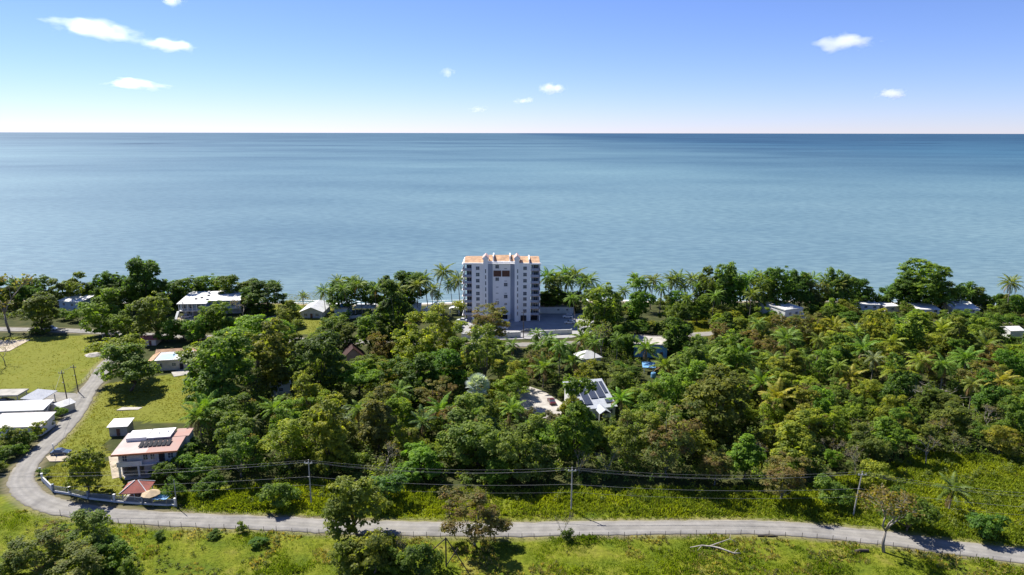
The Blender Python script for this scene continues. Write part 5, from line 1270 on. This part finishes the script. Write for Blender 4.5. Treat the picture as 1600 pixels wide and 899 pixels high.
def fill(poly, n_, wr, kinds, sep, maxn, topmin=None):
    xs_ = [p[0] for p in poly]; ys_ = [p[1] for p in poly]; made = 0
    for _ in range(n_):
        x = rnd.uniform(min(xs_), max(xs_)); y = rnd.uniform(min(ys_), max(ys_))
        if not bool(inpoly(np.array([x]), np.array([y]), poly)[0]): continue
        if float(dist_line(np.array([x]), np.array([y]), coast_g)[0]) < 4: continue
        if on_built(np.array([x]), np.array([y]), 2.5)[0]: continue
        w = rnd.uniform(*wr); kind = rnd.choice(kinds)
        if proj(x, y, 5)[0] > 1060: w *= .78
        if kind == 'bush': w = rnd.uniform(4.5, 7.5)
        if kind == 'bare': w = rnd.uniform(5, 8)
        if any((x - a) ** 2 + (y - b_) ** 2 < (sep * (w + c)) ** 2 for a, b_, c in GROUND_TREES): continue
        zc = PROTO[kind][0][2] * w / PROTO[kind][0][3]
        zs_ = rnd.uniform(.8, 1.12); zc *= zs_; cx, cy, k = proj(x, y, zc)
        if not -60 < cx < 1660: continue
        tp_ = proj(x, y, max(q[4] for q in PROTO[kind]) * w / PROTO[kind][0][3] * zs_)[1]; hh = 2.1 * (cy - tp_)
        if topmin and tp_ < topmin: continue
        if blocked(cx, cy, w / k, hh, proj(x, y, 0)[1]): continue
        nz = float(fbm(np.array([x]), np.array([y]), 40, 2)[0]) + rnd.uniform(-.25, .25) + (.06 if cx > 1150 else 0)
        c = 'dark green' if nz < .36 else 'green' if nz < .47 else 'olive' if nz < .56 else 'bright green' if nz < .64 else 'yellow-green'
        if kind == 'rusty': c = 'rusty brown'
        if kind in ('bare', 'thin'): c = 'grey-green'
        T(kind, 0, 0, 0, c, zs_, loc=(x, y), wm=w); made += 1
        if made >= maxn: break
    return made
n1 = fill(WOOD, 9000, (10, 15), ['round', 'round', 'tall', 'spread', 'feathery', 'feathery', 'round', 'tall', 'rusty'], .40, 300, 480)
n2 = fill(WOOD, 6000, (6, 9), ['round', 'tall', 'feathery', 'bush', 'bush', 'thin', 'spread'], .33, 170, 482)
n3 = fill(BACK, 2500, (8, 11), ['round', 'spread', 'feathery', 'round'], .38, 60, 462)
print('filled', n1, n2, n3, 'trees in all', len(GROUND_TREES))
t = thing('brush_heap', 'tangled heap of grey dead branches among palms on the right', 'brush heap', P(1455, 632))
r = R(9); q = MB()
for i in range(90):
    a = r.normal(size=3) * [4.5, 3.0, .3] + [0, 0, 4.2]; d = rand_dir(r, 1)[0] * [1, 1, .55] + [0, 0, .15]; L = r.uniform(1.2, 3.2)
    q.tube([tuple(a), tuple(a + d * L * .5 + r.normal(size=3) * .15), tuple(a + d * L)], [.07, .05, .02], 4)
for i in range(14):
    a = np.array([r.normal() * 3, r.normal() * 2, -.3]); q.tube([tuple(a), tuple(a * [1.1, 1.1, 0] + [r.normal() * .5, r.normal() * .5, 4.4])], [.13, .06], 5)
part('branches', q, M['dead_wood'], t)['kind'] = 'stuff'
t = thing('fallen_branch', 'bleached forked fallen branch lying in the field below the road', 'fallen branch', P(1115, 860))
for pts, rr_ in (([(-4.4, .6, .3), (-2, .9, .55), (0, .6, .5), (1.2, .0, .55), (3.6, -1.4, .35), (4.8, -1.5, .45)], [.07, .12, .16, .17, .15, .08]), ([(-.5, .7, .55), (1.6, 1.6, .7), (4.0, 2.6, .9), (5.2, 2.2, .5)], [.12, .1, .08, .04]), ([(4, 2.6, .9), (4.4, 3.6, 1.3)], [.06, .03]), ([(-2, .9, .5), (-3.2, -.3, .2)], [.08, .03]), ([(3.6, -1.4, .4), (4.6, -.6, .8)], [.07, .03])):
    part('limb', MB().tube(pts, rr_, 7), M['dead_wood'], t, sm=True)

# ------------------------------------------------------------------ labels of the trees of the wood
LM = [('the apartment tower', 784, 470), ('the car park', 870, 505), ('the white beach house', 326, 472), ('the gabled house', 490, 484), ('the dark red hut', 552, 548), ('the silver fan palm', 747, 594), ('the solar panel house', 930, 615), ('the blue house', 1019, 545), ('the pyramid-roofed house', 923, 557),
      ('the salmon-roofed house', 234, 700), ('the orange-roofed bungalow', 270, 556), ('the road bend', 50, 765), ('the long white sheds', 30, 652), ('the leftmost roadside pole', 487, 750), ('the middle roadside pole', 893, 762), ('the leaning pole', 1335, 770), ('the white terrace house', 1245, 480), ('the dead branch heap', 1455, 628),
      ('the small lawn patch', 1093, 506), ('the tall domed shore tree', 1434, 445), ('the water tank house', 533, 484), ('the beach shed', 655, 484), ('the lone beach palm', 1580, 445), ('the red gazebo', 212, 765), ('the concrete driveway', 838, 630), ('the hidden white house', 440, 602), ('the lane apron', 95, 620), ('the young palm on the slope', 1490, 765), ('the pale blue shore house', 110, 464), ('the right edge house', 1588, 517)]
# trees and shrubs of which the camera sees nothing at all are left out
buf = np.zeros((460, 810), int); order = []
for i, it in enumerate(TREES):
    o = it[4].location; order.append((proj(o.x, o.y, 0)[1], i))
yy_, xx_ = np.mgrid[0:460, 0:810]
for b_, i in sorted(order):
    cx, cy, w, nm, root = TREES[i]
    c = [q for q in root.children if q.name.startswith(('crown', 'frond'))]
    rx_ = w * .40; top = cy - (w * .38 if len(c) < 2 else w * .2); bot = max(cy + w * .3, min(b_, cy + w * .9) - 4)
    m_ = ((xx_ * 2 - cx) / rx_) ** 2 + ((yy_ * 2 - (top + bot) / 2) / ((bot - top) / 2)) ** 2 < 1
    buf[m_] = i + 1
cnt = np.bincount(buf.ravel(), minlength=len(TREES) + 1); keep_ = []
for i, it in enumerate(TREES):
    if cnt[i + 1] > 8 or 'palm' in it[3]: keep_.append(it)
    else:
        for c in list(it[4].children): bpy.data.objects.remove(c)
        bpy.data.objects.remove(it[4])
print('left out', len(TREES) - len(keep_)); TREES = keep_
cand = {}
for i, (cx, cy, w, nm, root) in enumerate(TREES):
    j = min(range(len(LM)), key=lambda q: (LM[q][1] - cx) ** 2 + 2.2 * (LM[q][2] - cy) ** 2)
    dx, dy = cx - LM[j][1], cy - LM[j][2]
    rel = ('left of' if dx < 0 else 'right of') if abs(dx) > 1.6 * abs(dy) else ('behind' if dy < 0 else 'in front of')
    size = 'large' if w > 75 else 'small' if w < 38 else 'medium'
    cand.setdefault((size + ' ' + nm, rel, LM[j][0]), []).append((math.hypot(dx, dy), i))
ORD = ['nearest', 'second', 'third', 'fourth', 'fifth', 'sixth', 'seventh', 'eighth', 'ninth', 'tenth', 'eleventh', 'twelfth']
for (nm, rel, lm), lst in cand.items():
    lst.sort()
    for k, (d, i) in enumerate(lst):
        s = nm + ' ' + rel + ' ' + lm
        if len(lst) > 1: s = ORD[min(k, 11)] + ' ' + s if k == 0 else ORD[min(k, 11)] + '-nearest ' + s
        TREES[i][4]['label'] = s

# ------------------------------------------------------------------ grass, scrub and undergrowth (nobody could count them)
def scatter(poly_px, n_, seed, clear=3.4, ground=False):
    g = gpoly(poly_px) if not ground else poly_px; r = R(seed)
    xs_ = [p[0] for p in g]; ys_ = [p[1] for p in g]
    x = r.uniform(min(xs_), max(xs_), n_); y = r.uniform(min(ys_), max(ys_), n_)
    k = inpoly(x, y, g) & (dist_line(x, y, road_g) > clear) & (dist_line(x, y, coast_g) > clear)
    return x[k], y[k]
def tufts(name, label, x, y, h, w, nb, seed, tintf, colour, cat='grass', lean=.45, bw=.12):
    """every tuft is a spray of blades, each a bent four-sided blade"""
    r = R(seed); n_ = len(x); k = np.repeat(np.arange(n_), nb); m_ = len(k)
    a = r.uniform(0, 6.283, m_); rad = w[k] * np.sqrt(r.rand(m_))
    bx = x[k] + np.cos(a) * rad; by = y[k] + np.sin(a) * rad
    d = r.uniform(0, 6.283, m_); hh = h[k] * r.uniform(.55, 1.15, m_); ln = hh * lean * r.uniform(.2, 1.3, m_)
    z0 = np.full(m_, -.12)
    B = np.stack([bx, by, z0], -1); L_ = np.stack([np.cos(d), np.sin(d), 0 * d], -1); S_ = np.stack([-np.sin(d), np.cos(d), 0 * d], -1)
    ww = (bw * r.uniform(.6, 1.4, m_) * (.4 + .6 * np.minimum(1, hh)))[:, None]
    mid = B + L_ * ln[:, None] * .35 + np.stack([0 * d, 0 * d, hh * .62 + .12], -1); tip = B + L_ * ln[:, None] + np.stack([0 * d, 0 * d, hh], -1)
    V = np.stack([B, mid + S_ * ww, tip, mid - S_ * ww], 1).reshape(-1, 3)
    t_ = np.clip(tintf[k] + r.normal(0, .15, m_), 0, 1)
    dr = np.clip((r.rand(m_) < .03) * .4, 0, 1)
    o = link(name, big_mesh(name, V, np.arange(4 * m_).reshape(-1, 4), M['blade'], {'tint': t_, 'dry': dr})); o.color = (*colour, 1)
    tag(o, label, cat, kind='stuff'); return o
VERGE = [(262, 800), (280, 772), (480, 752), (700, 764), (900, 764), (1100, 764), (1250, 762), (1350, 736), (1450, 708), (1640, 716), (1760, 740), (1760, 890), (1600, 856), (1400, 834), (1182, 814), (800, 818), (300, 803)]
x, y = scatter(VERGE, 30000, 41, 3.0)
dd = dist_line(x, y, road_g); nz = fbm(x, y, 11, 3)
h = np.clip((dd - 2.5) / 3.5, .18, 1) * (.35 + 1.5 * nz ** 1.3)
tufts('tall_grass', 'tall yellow-green grass and weeds along the far side of the road', x, y, h, .35 + .25 * nz, 9, 42, np.clip(.15 + 1.1 * fbm(x, y, 7, 3), 0, 1), (.165, .215, .022), bw=.13)
FIELD = [(-80, 800), (70, 800), (130, 813), (300, 827), (700, 840), (1100, 836), (1340, 848), (1640, 886), (1640, 930), (-80, 930)]
x, y = scatter(FIELD, 26000, 43, 3.0)
nz = fbm(x, y, 5, 3); big_ = fbm(x, y, 16, 2) + np.clip((x - 10) / 160, -.1, .22)
tufts('pasture_grass', 'bright short pasture grass with rough clumps on the near side of the road', x, y, np.clip(.08 + 1.5 * (nz - .46) + .9 * (big_ - .52), .10, 1.0), .3 + .3 * nz, 8, 44, np.clip(.1 + 1.0 * fbm(x, y, 9, 3), 0, 1), (.135, .195, .014), bw=.11)
k = (fbm(x + 90, y, 6, 3) > .57) & (R(3).rand(len(x)) < .5)
tufts('dry_grass', 'tan dry grass tussocks scattered over the pasture', x[k], y[k], .35 + .3 * R(4).rand(k.sum()), np.full(k.sum(), .3), 8, 46, R(6).rand(k.sum()), (.27, .24, .10), bw=.10)
for i, q in enumerate([LAWNS[0], LAWNS[1], LAWNS[2], LAWNS[6], LAWNS[5]]):
    x, y = scatter(q, 5200, 50 + i, 3.2, True)
    kk = np.ones(len(x), bool)
    tufts('lawn_grass', ['mown grass with rough tufts on the far left lawn', 'grass of the lawn beside the lane', 'trim grass of the corner garden', 'coarse grass round the gabled house', 'green grass on the small lawn patch'][i], x, y, .12 + .25 * fbm(x, y, 6, 2), np.full(len(x), .35), 5, 60 + i, np.clip(.1 + 1.0 * fbm(x, y, 8, 3), 0, 1), (.165, .17, .026), bw=.12)
def leafmass(name, label, x, y, hgt, seed, colour, per=26, ls=(.4, .75), wd=1.2):
    r = R(seed); n_ = len(x); k = np.repeat(np.arange(n_), per); m_ = len(k)
    d = rand_dir(r, m_); d[:, 2] = np.abs(d[:, 2]); rr_ = r.rand(m_) ** .5
    pos = np.stack([x[k], y[k], hgt[k] * .35], -1) + d * rr_[:, None] * np.stack([np.full(m_, wd), np.full(m_, wd), hgt[k] * .7], -1)
    V, F = cards(r, pos, d + [0, 0, .6] + r.normal(size=(m_, 3)) * .4, r.uniform(*ls, m_))
    o = link(name, big_mesh(name, V, F, M['leaf'], {'tint': np.clip(r.rand(n_)[k] * .8 + r.normal(.1, .12, m_), 0, 1), 'dry': (r.rand(m_) < .04) * .5})); o.color = (*colour, 1)
    tag(o, label, 'undergrowth', kind='stuff'); return o
x, y = scatter(WOOD, 17000, 81, 4, True)
def clear_px(x, y, hgt):
    keep = ~on_built(x, y, 1.5)
    for i in range(len(x)):
        cx, cy, k = proj(x[i], y[i], hgt[i]); b_ = proj(x[i], y[i], 0)[1]
        for x0, y0, x1, y1, bb in CLEAR:
            if x0 - 3 < cx < x1 + 3 and cy < y1 and b_ > y0: keep[i] = False
    return keep
h = 1.0 + 3.2 * fbm(x, y, 12, 3) ** 1.5 * 1.6
kk = clear_px(x, y, h); x, y, h = x[kk], y[kk], h[kk]
leafmass('undergrowth', 'mixed green undergrowth covering the floor of the wood', x[::2], y[::2], h[::2], 82, (.115, .18, .04))
leafmass('undergrowth', 'olive undergrowth and climbers between the trees of the wood', x[1::2], y[1::2], h[1::2] * 1.15, 83, (.145, .19, .042))
x2, y2 = scatter([(-60, 500), (-60, 474), (420, 474), (440, 500), (300, 505), (280, 494), (130, 494), (90, 500)], 1500, 91, 4)
x3, y3 = scatter([(500, 497), (530, 478), (680, 478), (600, 505)], 500, 92, 4)
x4, y4 = scatter([(1040, 500), (1080, 478), (1340, 477), (1340, 490), (1240, 500)], 1300, 93, 4)
x5, y5 = scatter([(1340, 495), (1340, 484), (1700, 478), (1700, 500)], 900, 94, 4)
x6, y6 = scatter([(846, 474), (905, 474), (905, 468), (846, 468)], 300, 95, 4)
x = np.concatenate([x2, x3, x4, x5, x6]); y = np.concatenate([y2, y3, y4, y5, y6]); h = .8 + 2.6 * fbm(x, y, 9, 2)
kk = clear_px(x, y, h); leafmass('undergrowth', 'green bushy growth under the trees along the shore', x[kk], y[kk], h[kk], 96, (.12, .165, .045))
x, y = scatter([(270, 790), (290, 755), (480, 748), (700, 763), (900, 763), (1230, 760), (1330, 738), (1450, 710), (1640, 716), (1660, 840), (1500, 830), (1400, 815), (1300, 790), (900, 785), (600, 780)], 1500, 84, 5.5)
k = fbm(x, y, 9, 3) > .47; x, y = x[k], y[k]
leafmass('scrub', 'low leafy scrub between the tall grass and the wood', x, y, .8 + 1.8 * fbm(x + 40, y, 7, 2), 85, (.14, .18, .04), 30, (.3, .55), 1.0)
x, y = scatter(FIELD, 900, 86, 5)
k = fbm(x + 20, y, 7, 3) > .56; x, y = x[k], y[k]
leafmass('scrub', 'dark weedy clumps in the pasture at the near side of the road', x, y, .3 + .9 * R(8).rand(len(x)), 87, (.10, .13, .035), 26, (.2, .4), .6)

# ------------------------------------------------------------------ clouds: volumes of vapour far out over the sea
cm = bpy.data.materials.new("cloud_vapour"); cm.use_nodes = True
n, l = cm.node_tree.nodes, cm.node_tree.links
for q in list(n):
    if q.type == 'BSDF_PRINCIPLED': n.remove(q)
pv = n.new("ShaderNodeVolumePrincipled"); pv.inputs["Color"].default_value = (1, 1, 1, 1); pv.inputs["Anisotropy"].default_value = .4
tc = n.new("ShaderNodeTexCoord"); oi = n.new("ShaderNodeObjectInfo")
ln_ = n.new("ShaderNodeVectorMath"); ln_.operation = 'LENGTH'; l.new(tc.outputs["Object"], ln_.inputs[0])
va = n.new("ShaderNodeVectorMath"); va.operation = 'MULTIPLY_ADD'; va.inputs[1].default_value = (2.2, 1.4, 1.2)
of = n.new("ShaderNodeVectorMath"); of.operation = 'SCALE'; of.inputs[0].default_value = (37, 19, 11); l.new(oi.outputs["Random"], of.inputs["Scale"])
l.new(tc.outputs["Object"], va.inputs[0]); l.new(of.outputs[0], va.inputs[2])
nz = n.new("ShaderNodeTexNoise"); nz.inputs["Scale"].default_value = 1.0; nz.inputs["Detail"].default_value = 4; nz.inputs["Roughness"].default_value = .55; l.new(va.outputs[0], nz.inputs[0])
s1 = n.new("ShaderNodeMath"); s1.operation = 'MULTIPLY_ADD'; l.new(nz.outputs[0], s1.inputs[0]); s1.inputs[1].default_value = 1.7; s1.inputs[2].default_value = -.22
s2 = n.new("ShaderNodeMath"); s2.operation = 'SUBTRACT'; l.new(s1.outputs[0], s2.inputs[0]); l.new(ln_.outputs["Value"], s2.inputs[1])
s3 = n.new("ShaderNodeMapRange"); s3.inputs[1].default_value = 0.0; s3.inputs[2].default_value = 1.4; s3.inputs[3].default_value = 0; s3.inputs[4].default_value = 1; l.new(s2.outputs[0], s3.inputs[0])
s4 = n.new("ShaderNodeMath"); s4.operation = 'MULTIPLY'; l.new(s3.outputs[0], s4.inputs[0])
sep = n.new("ShaderNodeSeparateColor"); l.new(oi.outputs["Color"], sep.inputs[0]); l.new(sep.outputs[0], s4.inputs[1])
l.new(s4.outputs[0], pv.inputs["Density"]); l.new(pv.outputs[0], n["Material Output"].inputs["Volume"])
bm_ = MB(); nu, nv = 16, 10
vs = [(0, 0, -1)] + [(math.cos(2 * math.pi * i / nu) * math.sin(math.pi * j / nv), math.sin(2 * math.pi * i / nu) * math.sin(math.pi * j / nv), -math.cos(math.pi * j / nv)) for j in range(1, nv) for i in range(nu)] + [(0, 0, 1)]
fs = [(0, 1 + (i + 1) % nu, 1 + i) for i in range(nu)] + [(1 + j * nu + i, 1 + j * nu + (i + 1) % nu, 1 + (j + 1) * nu + (i + 1) % nu, 1 + (j + 1) * nu + i) for j in range(nv - 2) for i in range(nu)] + [(len(vs) - 1, 1 + (nv - 2) * nu + i, 1 + (nv - 2) * nu + (i + 1) % nu) for i in range(nu)]
bm_.add(vs, fs); cloud_me = bm_.mesh('cloud', cm)
def cloud(label, cx, cy, w, h, tilt=0, tau=6.0):
    el = math.atan((449.5 - cy) / FPX) - PITCH
    dist = 780.0 / math.tan(el); az = math.atan((cx - 800) / FPX)
    v = -(cy - 449.5) / FPX; u = (cx - 800) / FPX
    d = Vector((u, v * ST + CT, v * CT - ST)); t_ = (780.0) / d.z; p = d * t_ + Vector((0, 0, CAM_H))
    k = t_ / FPX; W2, H2 = w * k * .5, h * k * .5
    o = link('cloud', cloud_me, None, p); o.rotation_euler = (0, math.radians(tilt), 0)
    o.scale = (W2 * 1.35, W2 * .8, H2 * 1.35); o.color = (tau / (W2 * .8), 0, 0, 1)
    tag(o, label, 'cloud', 'clouds over the sea'); return o
cloud('long white cloud, larger of the two parts of the streak at upper left', 150, 47, 150, 34, 6)
cloud('small trailing white cloud at the lower right end of the upper left streak', 268, 72, 95, 24, 4)
cloud('thin flat white cloud below the upper left streak', 211, 133, 96, 18, 3)
cloud('large white cloud at the upper right of the sky', 1322, 65, 108, 30, -2)
cloud('small white cloud low in the sky at the right', 1393, 146, 54, 18, 0)
cloud('small white cloud above the tower, higher of the middle pair', 865, 139, 48, 20, 0)
cloud('thin wisp beside the small middle cloud', 819, 158, 38, 10, -6, 3)
cloud('faint round wisp left of the middle pair of clouds', 700, 114, 30, 15, 0, 1.5)
cloud('lowest faint wisp over the horizon in the middle', 748, 171, 32, 11, 0, 2)
cloud('faint cloud cut by the top edge at the left', 268, 3, 44, 20, 0, 2)
